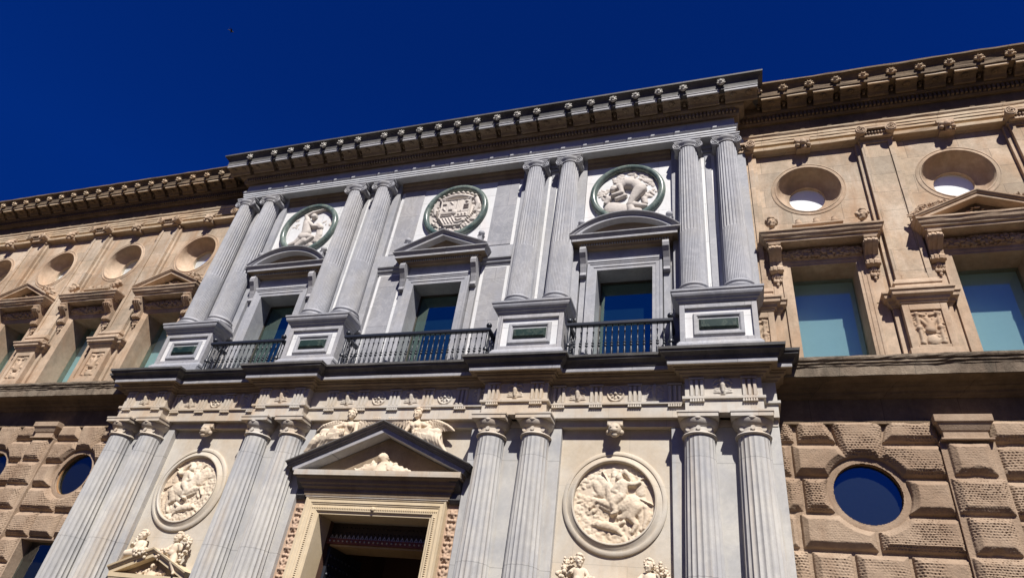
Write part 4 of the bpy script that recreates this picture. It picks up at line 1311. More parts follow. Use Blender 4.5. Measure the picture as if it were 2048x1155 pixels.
# ------------------------------------------------------------------ balcony railings (things of their own)
def railing(cx, half, label):
    o = empty('balcony_railing', (cx, -0.37, 8.66))
    tag(o, label, 'railing', 'balcony railings')
    yb = 0.54
    MB().sweep([(-half, yb), (-half, 0), (half, 0), (half, yb)], [(-0.03, 1.08), (0.04, 1.08), (0.06, 1.11), (0.06, 1.15), (0.05, 1.18), (-0.04, 1.18), (-0.05, 1.15)]).build('top_rail', IRON, o)
    MB().sweep([(-half, yb), (-half, 0), (half, 0), (half, yb)], [(-0.025, 0.04), (0.025, 0.04), (0.025, 0.09), (-0.025, 0.09)]).build('bottom_rail', IRON, o)
    prof = [(0.016, 0.09), (0.016, 0.14), (0.028, 0.16), (0.016, 0.18), (0.022, 0.30), (0.032, 0.44), (0.018, 0.50), (0.018, 0.53), (0.036, 0.545), (0.036, 0.565), (0.018, 0.575), (0.018, 0.60), (0.034, 0.612), (0.034, 0.63), (0.017, 0.64), (0.012, 0.80), (0.014, 0.90), (0.026, 0.915), (0.014, 0.93), (0.012, 1.0), (0.015, 1.08)]
    bal = MB().lathe(prof, seg=10).build('baluster', IRON, o, smooth=60)
    n = int(round(2 * half / 0.145))
    spots = [(-half + i * 2 * half / n, 0.0) for i in range(1, n)] + [(s * half, 0.13 * j) for s in (-1, 1) for j in range(1, 5)]
    for i, (x, y) in enumerate(spots):
        if i == 0:
            bal.location = (x, y, 0)
        else:
            dup(bal, o, (x, y, 0))
    for s in (-1, 1):
        ps = MB().lathe([(0.04, 0.0), (0.04, 0.2), (0.06, 0.24), (0.035, 0.28), (0.05, 0.45), (0.035, 0.55), (0.065, 0.57), (0.065, 0.62), (0.035, 0.65), (0.035, 1.08)], (s * half, 0, 0), 12).build('post', IRON, o, smooth=50)
        MB().lathe([(0.03, 1.18), (0.045, 1.19), (0.02, 1.21)], (s * half, 0, 0), 12).sphere((s * half, 0, 1.265), 0.072, 14, 10).build('ball', IRON, ps, smooth=60)
    return o
railing(-5.22, 1.17, 'black iron balcony railing under the left marble window')
railing(0.0, 2.0, 'long black iron balcony railing under the middle window below the coat of arms')
railing(5.22, 1.17, 'black iron balcony railing under the right marble window')

# ------------------------------------------------------------------ upper entablature of the portal
EP = [(-8.20, 0.8), (-8.20, -0.17), (8.20, -0.17), (8.20, 0.8)]
def entab(path, mat_arch, mat_frieze, mat_bed, mat_sima, z, out, worn=0.0):
    """z: architrave foot, architrave head, foot of the bed moulding; out: overhang of the cornice"""
    z0, z1, z2 = z
    f = (z1 - z0 - 0.085) / 3
    k = out - 0.73
    MB().sweep(path, [(-0.4, z0), (0.0, z0), (0.0, z0 + f), (0.018, z0 + f + 0.003), (0.018, z0 + 2 * f), (0.036, z0 + 2 * f + 0.003), (0.036, z0 + 3 * f), (0.05, z0 + 3 * f + 0.008), (0.075, z0 + 3 * f + 0.045), (0.08, z1), (-0.4, z1 + 0.02)], sub=0.4 if worn else 0, jit=worn * 0.5).build('architrave', mat_arch, palace)
    MB().sweep(path, [(-0.4, z1 + 0.01), (0.0, z1 + 0.005), (0.0, z2 + 0.03), (-0.4, z2 + 0.03)]).build('frieze', mat_frieze, palace)
    MB().sweep(path, [(-0.4, z2 + 0.02), (0.03, z2 + 0.02), (0.06 + k * 0.4, z2), (0.09 + k * 0.5, z2 + 0.04), (0.09 + k * 0.5, z2 + 0.06), (0.11 + k * 0.6, 16.72), (0.18 + k * 0.8, 16.725), (0.19 + k * 0.9, 16.75), (0.20 + k, 16.78), (0.20 + k, 17.0), (0.56 + k, 17.01), (0.57 + k, 17.0), (-0.4, 17.06)], sub=0.5 if worn else 0, jit=worn * 0.3).build('bed_moulding', mat_bed, palace)
    n0, n1 = path[1], path[-2]
    m = MB()
    x = n0[0]
    while x < n1[0]:
        m.box(x, x + 0.055, n0[1] - 0.155 - k * 0.7, n0[1] - 0.05 - k * 0.4, z2 + 0.065, 16.715)
        x += 0.10
    m.build('dentil_row', mat_bed, palace)
    MB().sweep(path, [(-0.4, 17.055), (0.555 + k, 17.0), (0.575 + k, 17.0), (0.578 + k, 17.06), (0.572 + k, 17.10), (0.58 + k, 17.16), (0.60 + k, 17.23), (0.65 + k, 17.30), (0.71 + k, 17.345), (0.725 + k, 17.355), (0.728 + k, 17.41), (-0.2, 17.46)], sub=0.35 if worn else 0, jit=worn).build('cornice', mat_sima, palace)
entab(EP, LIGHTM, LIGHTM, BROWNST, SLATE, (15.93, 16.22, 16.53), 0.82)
# crown moulding of the bay walls; the architrave's shade is in its brown colour
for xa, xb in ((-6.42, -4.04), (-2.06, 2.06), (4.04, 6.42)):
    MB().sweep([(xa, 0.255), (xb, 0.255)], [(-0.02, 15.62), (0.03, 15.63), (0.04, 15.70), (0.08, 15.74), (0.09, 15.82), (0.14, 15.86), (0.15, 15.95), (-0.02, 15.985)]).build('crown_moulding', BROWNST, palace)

def modillion(wd, mat, rosettes):
    m = MB()
    poly = [(0, 0), (0, -0.20), (-0.02, -0.23), (-0.07, -0.22), (-0.12, -0.15), (-0.20, -0.10), (-0.29, -0.085), (-0.31, -0.07), (-0.32, -0.01), (-0.32, 0.0)]
    m.prismx(poly, -wd / 2, wd / 2)
    for x in rosettes:
        m.lathe([(0.085, 0.0), (0.085, -0.012), (0.065, -0.012), (0.06, 0.0), (0.03, -0.02), (0.0, -0.03)], (x, -0.195, -0.122), 14, 'z', cap=False)
    for t in (-1, 1):
        m.lathe([(0.035, -0.02), (0.035, 0.02)], (t * wd / 2, -0.235, -0.055), 10, 'x')
    return m
def modillion_face(wd, mat, parent):
    return MB().box(-wd / 2 - 0.012, wd / 2 + 0.012, -0.345, -0.30, -0.075, 0.03).box(-wd / 2 - 0.012, wd / 2 + 0.012, -0.36, -0.30, 0.005, 0.034).build('modillion_face', mat, parent, bevel=0.006)
def lion_mask(mat):
    m = MB()
    m.sphere((0, 0.02, 0), 0.085, 12, 9, (1, 0.8, 1.1))
    m.sphere((0, -0.055, -0.025), 0.042, 9, 7, (1.1, 1, 0.8))
    for t in (-1, 1):
        m.sphere((t * 0.035, -0.055, 0.03), 0.02, 7, 5)
        m.sphere((t * 0.075, 0.0, 0.06), 0.032, 7, 5)
        m.sphere((t * 0.085, 0.0, -0.03), 0.035, 7, 5)
    m.sphere((0, 0.0, 0.09), 0.035, 7, 5)
    m.sphere((0, -0.03, -0.085), 0.03, 7, 5)
    return m
# pattern of the portal cornice: a broad bracket over each pair and each end, narrow ones between
mods = []
for c in PC:
    mods.append((c, 0.84))
mods += [(-8.42, 0.84), (8.42, 0.84)]
for c in (-5.24, 5.24):
    mods += [(c + i * 0.655, 0.50) for i in (-2, -1, 0, 1, 2)]
mods += [((i - 3.5) * 0.66, 0.50) for i in range(8)]
mods.sort()
src = {}
for x, wd in mods:
    if wd not in src:
        src[wd] = modillion(wd, None, (-0.2, 0.2) if wd > 0.6 else (0,)).build('modillion', BROWNST, palace, (x, -0.48, 17.0))
        modillion_face(wd, GREY, src[wd])
    else:
        dup(src[wd], palace, (x, -0.48, 17.0))
LIONP = simple('pale_lion_stone', (0.52, 0.50, 0.46), 0.85)
lm = None
gaps = [(a[0] + a[1] / 2 + b[0] - b[1] / 2) / 2 for a, b in zip(mods, mods[1:])]
for x in gaps:
    if lm is None:
        lm = lion_mask(None).build('lion_head', LIONP, palace, (x, -0.925, 17.21), smooth=60)
    else:
        dup(lm, palace, (x, -0.925, 17.21))
# leaf brackets in the gaps between the modillions
lf = None
for x in gaps:
    if lf is None:
        lf = MB().box(-0.04, 0.04, -0.12, 0, -0.06, 0).sphere((0, -0.06, -0.08), 0.045, 8, 6, (0.9, 1.2, 0.8)).build('leaf_bracket', BROWNST, palace, (x, -0.48, 16.995), smooth=60)
    else:
        dup(lf, palace, (x, -0.48, 16.995))

# ================================================================== WINGS
BAYS = {1: [(9.83, 'flat'), (13.15, 'tri'), (16.45, 'flat')], -1: [(-9.83, 'tri'), (-13.17, 'flat'), (-16.50, 'tri'), (-19.85, 'flat'), (-23.2, 'tri')]}
PILS = {1: [8.20, 11.58, 14.85, 18.15], -1: [-8.20, -11.50, -14.83, -18.18, -21.52, -24.9]}
WY = 0.42
for sd in (1, -1):
    xe = 19.5 if sd > 0 else -27.0
    # upper wall: a bay at a time, with its round and its square opening
    m = MB()
    edges = [8.40] + [(a[0] + b[0]) / 2 for a, b in zip(BAYS[1], BAYS[1][1:])] + [19.5] if sd > 0 else [-8.40] + [(a[0] + b[0]) / 2 for a, b in zip(BAYS[-1], BAYS[-1][1:])] + [-27.0]
    for i, (c, kd) in enumerate(BAYS[sd]):
        a, b = sorted((edges[i], edges[i + 1]))
        y1 = 1.25
        m.box(a, c - 1.0, WY, y1, 8.4, 16.9).box(c + 1.0, b, WY, y1, 8.4, 16.9)
        m.box(c - 1.0, c - 0.71, WY, y1, 8.4, 11.62).box(c + 0.71, c + 1.0, WY, y1, 8.4, 11.62)
        m.box(c - 1.0, c + 1.0, WY, y1, 11.62, 13.1).box(c - 1.0, c + 1.0, WY, y1, 15.1, 16.9)
        N = 64
        ri = 0.80
        vs, fs = [], []
        for y in (WY, y1):
            for j in range(N):
                an = 2 * math.pi * j / N
                ca, sa = math.cos(an), math.sin(an)
                f = 1 / max(abs(ca), abs(sa))
                vs += [(c + ri * ca, y, 14.1 + ri * sa), (c + f * ca, y, 14.1 + f * sa)]
        for j in range(N):
            q = (j + 1) % N
            fs.append((2 * j, 2 * j + 1, 2 * q + 1, 2 * q))
            fs.append((2 * N + 2 * j, 2 * N + 2 * q, 2 * N + 2 * q + 1, 2 * N + 2 * j + 1))
        m.add(vs, fs)
    m.build('wing_wall', SAND, palace)

    # round windows of the upper storey
    oc = None
    for c, kd in BAYS[sd]:
        if oc is None:
            oc = MB().lathe([(0.89, 0.02), (0.885, -0.012), (0.86, -0.018), (0.85, -0.008), (0.80, -0.012), (0.79, -0.025), (0.77, -0.025), (0.765, 0.0), (0.755, 0.01), (0.735, 0.11), (0.69, 0.21), (0.61, 0.31), (0.53, 0.36), (0.465, 0.39), (0.43, 0.395), (0.43, 0.47), (0.43, 0.80)], (0, 0, 0), 64, 'y', cap=False).build('round_window', SANDT, palace, (c, WY, 14.1), smooth=35)
            MB().disc((0, 0.445, 0), 0.43).build('pane', GLASSO, oc)
            MB().disc((0, 0.50, 0), 0.43).build('blind', OBLIND, oc)
        else:
            dup(oc, palace, (c, WY, 14.1))

    # architrave, frieze, cornice
    pp = [(8.22, 0.9), (8.22, 0.25), (xe, 0.25), (xe, 4)] if sd > 0 else [(xe, 4), (xe, 0.25), (-8.22, 0.25), (-8.22, 0.9)]
    entab(pp, SANDC, SANDD, SANDD, SANDD, (15.73, 16.08, 16.50), 0.77, worn=0.006)  # frieze and bed moulding coloured dark for the shade below the cornice
    # moulded band under the architrave
    q = [(8.35, WY), (xe, WY)] if sd > 0 else [(xe, WY), (-8.35, WY)]
    MB().sweep(q, [(-0.02, 15.43), (0.04, 15.44), (0.06, 15.47), (0.20, 15.49), (0.21, 15.585), (0.03, 15.60), (0.02, 15.66), (0.16, 15.68), (-0.02, 15.70)], sub=0.35, jit=0.004).build('band_moulding', SANDC, palace)
    for c, kd in BAYS[sd]:
        bk = MB().box(-0.19, 0.19, -0.02, 0.24, 0.30, 0.40).box(-0.17, 0.17, 0.02, 0.24, 0.02, 0.31)
        for t in (-1, 1):
            bk.sphere((t * 0.10, -0.02, 0.22), 0.075, 8, 6)
            bk.sphere((t * 0.13, -0.03, 0.10), 0.055, 8, 6)
        bk.sphere((0, -0.05, 0.17), 0.10, 10, 8, (0.9, 1, 1.2)).sphere((0, -0.13, 0.10), 0.05, 8, 6).sphere((0, -0.03, 0.02), 0.07, 8, 6)
        bk.build('lion_bracket', SANDT, palace, (c + 0.04, 0.18, 15.36), smooth=50)

    # modillions and lion heads of the wing cornice
    xs = []
    x = (8.75 if sd > 0 else -8.75) + sd * 0.45
    while abs(x) < abs(xe) - 0.3:
        xs.append(x)
        x += sd * 0.662
    md = lh = None
    for i, x in enumerate(xs):
        if md is None:
            md = modillion(0.49, None, (0,)).build('modillion', SANDD, palace, (x, 0.01, 17.0), bevel=0.012)
            modillion_face(0.49, SANDC, md)
        else:
            dup(md, palace, (x, 0.01, 17.0))
        xl = x - sd * 0.33
        if lh is None:
            lh = lion_mask(None).build('lion_head', SANDC, palace, (xl, -0.42, 17.21), smooth=60)
            lh.scale = (1.08, 1.08, 1.05)
            bl = MB().box(-0.035, 0.035, -0.14, 0, -0.08, 0).sphere((0, -0.08, -0.10), 0.05, 8, 6, (0.8, 1, 1)).build('leaf_bracket', SANDD, palace, (xl, 0.01, 16.995), smooth=60)
        else:
            dup(lh, palace, (xl, -0.42, 17.21))
            dup(bl, palace, (xl, 0.01, 16.995))

    # pilasters
    rnd = random.Random(40 + sd)
    pl = None
    for x in PILS[sd]:
        if pl is not None:
            dup(pl, palace, (x, 0, 0))
            continue
        mm = MB()
        mm.box(-0.37, -0.255, 0.235, WY + 0.01, 10.95, 15.42).box(0.255, 0.37, 0.235, WY + 0.01, 10.95, 15.42)
        mm.box(-0.255, 0.255, 0.235, WY + 0.01, 10.95, 11.08).box(-0.255, 0.255, 0.235, WY + 0.01, 15.30, 15.42).box(-0.255, 0.255, 0.27, WY + 0.01, 11.08, 15.30)
        mm.box(-0.47, -0.371, 0.335, WY + 0.01, 10.7, 15.43).box(0.371, 0.47, 0.335, WY + 0.01, 10.7, 15.43)
        pl = mm.build('pilaster', SAND, palace, (x, 0, 0), bevel=0.008)
        MB().sweep([(-0.37, WY), (-0.37, 0.235), (0.37, 0.235), (0.37, WY)], [(-0.1, 10.60), (0.09, 10.61), (0.09, 10.70), (0.07, 10.74), (0.10, 10.78), (0.09, 10.84), (0.05, 10.86), (0.04, 10.92), (0.0, 10.95), (-0.1, 10.955)]).build('base', SANDT, pl, bevel=0.006)
        cpm = MB()
        for t in (-1, 1):
            cpm.lathe([(0.135, 0.0), (0.135, 0.03), (0.115, 0.08), (0.10, 0.2), (0.11, 0.42)], (t * 0.34, -0.02, 15.56), 20, 'y')
            cpm.tube(spiral(t * 0.34, 15.56, -0.025, 0.128, t), 0.016, 5)
        cpm.box(-0.36, 0.36, 0.12, WY, 15.42, 15.60)
        for i in range(7):
            cpm.sphere((-0.21 + i * 0.07, 0.10, 15.55), 0.038, 8, 6, (0.8, 0.8, 1.3))
        cpm.box(-0.40, 0.40, 0.02, WY, 15.62, 15.683).box(-0.40, 0.40, 0.22, WY, 15.38, 15.43)
        cpm.build('capital', SANDT, pl, smooth=45)
        pe = MB()
        pe.box(-0.42, -0.29, 0.15, WY + 0.01, 8.6, 10.24).box(0.29, 0.42, 0.15, WY + 0.01, 8.6, 10.24).box(-0.29, 0.29, 0.15, WY + 0.01, 8.6, 9.23).box(-0.29, 0.29, 0.15, WY + 0.01, 10.08, 10.24).box(-0.29, 0.29, 0.19, WY + 0.01, 9.23, 10.08)
        pe.box(-0.56, -0.421, 0.30, WY + 0.01, 8.6, 10.24).box(0.421, 0.56, 0.30, WY + 0.01, 8.6, 10.24)
        pe.box(-0.47, 0.47, 0.11, WY, 8.6, 9.14)
        pe.build('pedestal', SANDT, pl, bevel=0.01)
        MB().sweep([(-0.55, WY), (-0.55, 0.30), (-0.42, 0.30), (-0.42, 0.15), (0.42, 0.15), (0.42, 0.30), (0.55, 0.30), (0.55, WY)], [(-0.1, 10.235), (0.02, 10.24), (0.04, 10.29), (0.07, 10.31), (0.09, 10.37), (0.15, 10.41), (0.16, 10.49), (0.19, 10.51), (0.19, 10.56), (-0.1, 10.605)]).build('pedestal_cornice', SANDT, pl, bevel=0.005)
        h = HF(-0.28, 0.28, 9.24, 10.07, 0.0125)
        for t in (-1, 1):
            h.chain([(t * 0.19, 9.28, 0.05), (t * 0.19, 9.34, 0.038), (t * 0.19, 9.92, 0.034), (t * 0.19, 9.98, 0.055)], 0.015)
            h.ell((t * 0.19, 9.64), 0.06, 0.07, 0.06, 0.01)
            h.chain([(t * 0.05, 9.7, 0.05), (t * 0.14, 9.85, 0.03)], 0.01)
            h.chain([(t * 0.05, 9.95, 0.03), (t * 0.14, 9.97, 0.025)], 0.01)
        h.chain([(0.0, 9.32, 0.12), (0.0, 9.36, 0.11)], 0.0, 0.6)
        h.chain([(0.0, 9.58, 0.10), (0.02, 9.72, 0.08), (-0.03, 9.86, 0.05)], 0.015, 0.8)
        h.lumps(90, (-0.26, 0.26, 9.26, 10.05), 0.035, 0.04, rnd)
        h.blur(1)
        h.build('trophy_relief', SANDT, pl, (0, 0.192, 0))

    # windows
    made = {}
    for c, kd in BAYS[sd]:
        if kd in made:
            dup(made[kd], palace, (c, 0, 0))
            continue
        wd = MB().sweep([(-0.70, 8.6), (-0.70, 11.61), (0.70, 11.61), (0.70, 8.6)], [(0, 1.0), (0, 0.37), (0.06, 0.365), (0.07, 0.35), (0.15, 0.345), (0.16, 0.33), (0.22, 0.325), (0.225, WY + 0.01)], 'xz', -1).build('window', SANDT, palace, (c, 0, 0), bevel=0.005)
        MB().box(-1.10, 1.10, 0.385, WY + 0.01, 11.84, 12.07).build('frieze', SANDT, wd)
        gm = MB()
        for i in range(240):
            t = rnd.random()
            x = -0.86 + 1.72 * t
            a = rnd.uniform(-0.4, 3.6)
            rr = 0.115 * (0.8 + 0.3 * math.sin(math.pi * t))
            gm.sphere((x, 0.34 - rr * math.sin(a) * 0.8, 11.91 + rr * math.cos(a)), rnd.uniform(0.028, 0.05), 6, 5, (1.3, 1, 0.8))
        gm.tube([(-0.86, 0.35, 11.91), (0.86, 0.35, 11.91)], 0.10, 10)
        gm.build('garland', SANDT, wd, smooth=60)
        for t in (-1, 1):
            x = t * 1.02
            cs = MB()
            outer = [(WY, 11.38), (0.26, 11.38), (0.19, 11.42), (0.18, 11.50), (0.22, 11.56), (0.20, 11.66), (0.10, 11.76), (-0.01, 11.82), (-0.06, 11.90), (-0.02, 11.98), (0.0, 12.0), (-0.04, 12.01), (-0.05, 12.07), (WY, 12.07)]
            cs.prismx(outer, x - 0.135, x + 0.135)
            inner = [(yy - 0.02, zz) for yy, zz in outer[2:10]] + [(0.3, 11.98), (0.3, 11.42)]
            cs.prismx(inner, x - 0.075, x - 0.02)
            cs.prismx(inner, x + 0.02, x + 0.075)
            for yz in ((0.225, 11.45), (0.0, 11.90)):
                cs.lathe([(0.05, -0.155), (0.05, 0.155)], (x, yz[0] + 0.03, yz[1]), 12, 'x')
            for j, (dx, dz, r) in enumerate(((0, 11.33, 0.075), (-0.08, 11.30, 0.05), (0.08, 11.30, 0.05), (-0.06, 11.20, 0.04), (0.06, 11.20, 0.04), (0, 11.18, 0.05), (0, 11.09, 0.035))):
                cs.sphere((x + dx, 0.33, dz), r, 8, 6, (1, 0.9, 1.25))
            cs.box(x - 0.14, x + 0.14, 0.375, WY, 8.6, 11.42)
            cs.box(x - 0.10, x + 0.10, 0.36, WY, 10.45, 11.05)
            cs.build('console', SANDT, wd, smooth=30)
        hc = 1.16
        pth = [(-hc, WY), (-hc, 0.02), (hc, 0.02), (hc, WY)]
        MB().sweep(pth, [(-0.4, 12.065), (-0.02, 12.07), (0.03, 12.085), (0.04, 12.14), (0.08, 12.16), (0.09, 12.19), (0.13, 12.23), (0.155, 12.30), (0.18, 12.32), (0.185, 12.36), (-0.4, 12.39)], sub=0.3, jit=0.003).build('cornice', SANDT, wd)
        if kd == 'tri':
            MB().sweep([(-1.33, 12.365), (0, 12.95), (1.33, 12.365)], [(-0.07, WY), (-0.07, -0.10), (0.0, -0.105), (0.01, -0.13), (0.03, -0.145), (0.045, -0.15), (0.05, -0.165), (0.075, -0.17), (0.08, WY)], 'xz', -1).build('pediment', SANDT, wd, smooth=20)
            MB().prism([(-1.15, 12.375), (1.15, 12.375), (0, 12.88)], 0.16, WY).build('tympanum', SANDD, wd)
            tm = MB()
            for i in range(60):
                x = rnd.uniform(-0.6, 0.6)
                zz = 12.40 + rnd.random() ** 1.3 * (0.36 - 0.42 * abs(x))
                tm.sphere((x, 0.12, zz), rnd.uniform(0.02, 0.045), 7, 5, (1.5, 1, 0.7))
            tm.build('tympanum_relief', SANDT, wd, smooth=60)
            for t in (-1, 1):
                tr_ = MB()
                for i in range(80):
                    u = rnd.random()
                    x = t * (0.60 + 0.72 * u)
                    zz = 12.53 + 0.585 * (1.36 - abs(x)) / 1.36 * 0.98 + rnd.random() * 0.20 * (0.5 + 0.5 * math.sin(math.pi * u))
                    a = rnd.uniform(-0.5, 0.5)
                    ln = rnd.uniform(0.05, 0.13)
                    tr_.tube([(x - ln * math.cos(a), 0.10, zz - ln * math.sin(a)), (x, 0.04 + rnd.uniform(-0.03, 0.03), zz), (x + ln * math.cos(a), 0.10, zz + ln * math.sin(a))], [0.012, 0.036, 0.010], 6)
                tr_.sphere((t * 1.0, 0.08, 12.70), 0.10, 10, 8, (1.2, 0.8, 0.8)).build('trophy_carving', SANDT, wd, smooth=60)
        sheet(-0.70, 0.70, 1.0, 8.6, 11.61).build('pane', GLASS, wd)
        MB().box(-0.70, 0.70, 1.16, 1.18, 8.6, 11.61).build('blind', BLIND, wd)
        made[kd] = wd

# busts and a sarcophagus-shaped crest on the flat window cornices
def bust(x, look, label):
    o = empty('bust', (x, 0.02, 12.385))
    tag(o, label, 'bust', 'busts on the flat window cornices')
    rnd = random.Random(int(x * 7))
    m = MB()
    head_parts(m, (0, -0.02, 0.30), 1.05, look)
    m.capsule((0, 0.02, 0.20), 0.06, (0, 0.03, 0.08), 0.08)
    m.capsule((-0.11, 0.03, 0.05), 0.085, (0.11, 0.03, 0.05), 0.085)
    m.sphere((0, -0.02, 0.02), 0.13, 10, 8, (1.1, 0.7, 0.6))
    remesh(m.build('body', SANDT, o), 0.016, 2)
    hm = MB()
    hair_parts(hm, (0, -0.02, 0.30), 1.05, rnd, 90, 0.04)
    remesh(hm.build('hair', SANDT, o), 0.016, 1)
def crest(x, label):
    o = MB().sweep([(-0.52, 0.24), (-0.52, 0.02), (0.52, 0.02), (0.52, 0.24)], [(-0.2, 0), (0.03, 0.005), (0.03, 0.05), (0.0, 0.06), (-0.02, 0.09), (-0.02, 0.17), (0.01, 0.19), (0.04, 0.21), (0.04, 0.25), (-0.2, 0.27)]).build('stone_chest', SANDT, None, (x, 0.04, 12.385), bevel=0.006)
    tag(o, label, 'carving', 'stone chests on the flat window cornices')
    km = MB()
    for t in (-0.40, 0.0, 0.40):
        km.lathe([(0.07, 0.26), (0.09, 0.30), (0.085, 0.36), (0.06, 0.41), (0.065, 0.44), (0.03, 0.47), (0.01, 0.48)], (t, 0.10, 0), 12)
    km.build('knob', SANDT, o, smooth=50)
for sd in (1, -1):
    for c, kd in BAYS[sd]:
        if kd != 'flat' or abs(c) > 15:
            continue
        where = 'right wing' if sd > 0 else 'left wing'
        bust(c - 1.02, -0.2, 'curly haired stone bust at the left end of the %s window cornice' % where)
        bust(c + 0.98, -0.9, 'curly haired stone bust at the right end of the %s window cornice' % where)
        crest(c, 'stone chest with three knobs on the flat %s window cornice' % where)

# ------------------------------------------------------------------ lower storey of the wings: rustication
def halfplanes(poly):
    """inward distance functions of a convex polygon (x,z) given counter-clockwise"""
    out = []
    n = len(poly)
    for i in range(n):
        ax, az = poly[i]
        bx, bz = poly[(i + 1) % n]
        L = math.hypot(bx - ax, bz - az)
        out.append((-(bz - az) / L, (bx - ax) / L, ax, az))
    return out
def rusticated(x0, x1, z0, z1, blocks, hole, rect_hole, seed, step=0.0115):
    h = HF(x0, x1, z0, z1, step)
    rnd = random.Random(seed)
    for poly, amp in blocks:
        bx0 = min(p[0] for p in poly)
        bx1 = max(p[0] for p in poly)
        bz0 = min(p[1] for p in poly)
        bz1 = max(p[1] for p in poly)
        sl = (slice(max(0, np.searchsorted(h.z, bz0) - 1), np.searchsorted(h.z, bz1) + 1), slice(max(0, np.searchsorted(h.x, bx0) - 1), np.searchsorted(h.x, bx1) + 1))
        X, Z = h.X[sl], h.Z[sl]
        if X.size == 0:
            continue
        d = np.full(X.shape, 9.0)
        for nx, nz, ax, az in halfplanes(poly):
            d = np.minimum(d, (X - ax) * nx + (Z - az) * nz)
        if hole:
            d = np.minimum(d, np.hypot(X - hole[0], Z - hole[1]) - hole[2])
        if rect_hole:
            rx0, rx1, rz1 = rect_hole
            q = np.maximum(np.maximum(rx0 - X, X - rx1), Z - rz1)
            d = np.minimum(d, q)
        d = d - 0.024
        t = np.clip(d / 0.15, 0, 1)
        bh = amp * (0.30 * np.clip(d / 0.02, 0, 1) + 0.70 * np.clip(d / 0.115, 0, 1))
        # chiselled surface: staggered rows of small pits
        ph = rnd.uniform(0, 1)
        pit = rnd.choice((0.05, 0.054, 0.06))
        wx = 0.004 * np.sin(Z * 11 + ph * 9) + 0.004 * np.sin(X * 17 + Z * 23)
        wz = 0.004 * np.sin(X * 9 + ph * 5) + 0.003 * np.sin(Z * 19 - X * 13)
        row = np.floor((Z + wz) / (pit * 0.82) + ph)
        u = (X + wx) / pit + 0.5 * (row % 2) + ph
        v = (Z + wz) / (pit * 0.82) + ph
        hsh = np.abs(np.sin(np.floor(u) * 12.9898 + np.floor(v) * 78.233) * 43758.5453) % 1.0
        q2 = ((u - np.floor(u) - 0.5) / 0.45) ** 2 + ((v - np.floor(v) - 0.5) / 0.42) ** 2
        wear = rnd.choice((1, 1, 1, 1, 0.7, 0.25))
        worn = 0.5 + 0.5 * np.clip(np.sin(X * rnd.uniform(3, 7) + rnd.uniform(0, 6)) * np.sin(Z * rnd.uniform(3, 7) + rnd.uniform(0, 6)) * 2 + 0.6, -1, 1)
        bh = bh - np.where(d > 0.012, 0.024 * wear * worn * (0.55 + 0.6 * hsh) * np.clip(1 - q2, 0, 1), 0)
        # broken corners
        for _ in range(rnd.choice((0, 1, 2))):
            ex, ez = rnd.uniform(bx0, bx1), rnd.choice((bz0, bz1))
            rr = rnd.uniform(0.06, 0.2)
            bh = bh - 0.05 * np.clip(1 - np.hypot(X - ex, Z - ez) / rr, 0, 1) ** 0.7
        h.H[sl] = np.where(d > 0, np.maximum(h.H[sl], bh), h.H[sl])
    # coarse unevenness
    for k in range(3):
        h.H += 0.002 * np.sin(h.X * rnd.uniform(6, 20) + rnd.uniform(0, 6)) * np.sin(h.Z * rnd.uniform(6, 20) + rnd.uniform(0, 6))
    h.H += RS.normal(0, 0.0022, h.H.shape)
    h.keep = np.ones_like(h.keep)
    if hole:
        h.keep &= np.hypot(h.X - hole[0], h.Z - hole[1]) > hole[2] - 0.10
    if rect_hole:
        h.keep &= ~((h.X > rect_hole[0] + 0.02) & (h.X < rect_hole[1] - 0.02) & (h.Z < rect_hole[2] - 0.02))
    return h
ROWS = [2.42, 3.08, 3.74, 4.40, 5.06, 5.72, 6.40, 7.06, 7.56]
def R4(a, b, c, d):
    return [(a, c), (b, c), (b, d), (a, d)]
def bay_blocks(c, l, r, rnd):
    B = []
    A = lambda: rnd.uniform(0.14, 0.17)
    z = ROWS
    # top course: key stone and two shoulder blocks
    B.append(([(l, z[7]), (c - 0.36, z[7]), (c - 0.52, z[8]), (l, z[8])], A()))
    B.append(([(c - 0.34, z[6] + 0.30), (c + 0.34, z[6] + 0.30), (c + 0.50, z[8]), (c - 0.50, z[8])], A()))
    B.append(([(c + 0.36, z[7]), (r, z[7]), (r, z[8]), (c + 0.52, z[8])], A()))
    B.append(([(l, z[6]), (c - 0.05, z[6]), (c - 0.36, z[7]), (l, z[7])], A()))
    B.append(([(c + 0.05, z[6]), (r, z[6]), (r, z[7]), (c + 0.36, z[7])], A()))
    B.append((R4(l, c, z[5], z[6]), A()))
    B.append((R4(c, r, z[5], z[6]), A()))
    B.append((R4(l, c + 0.02, z[4], z[5]), A()))
    B.append((R4(c + 0.02, r, z[4], z[5]), A()))
    B.append((R4(l, c - 0.42, z[3], z[4]), A()))
    B.append((R4(c - 0.42, c + 0.46, z[3], z[4]), A()))
    B.append((R4(c + 0.46, r, z[3], z[4]), A()))
    for i in (2, 1, 0):
        B.append((R4(l, c - 0.2, z[i], z[i + 1]), A()))
        B.append((R4(c - 0.2, r, z[i], z[i + 1]), A()))
    return B
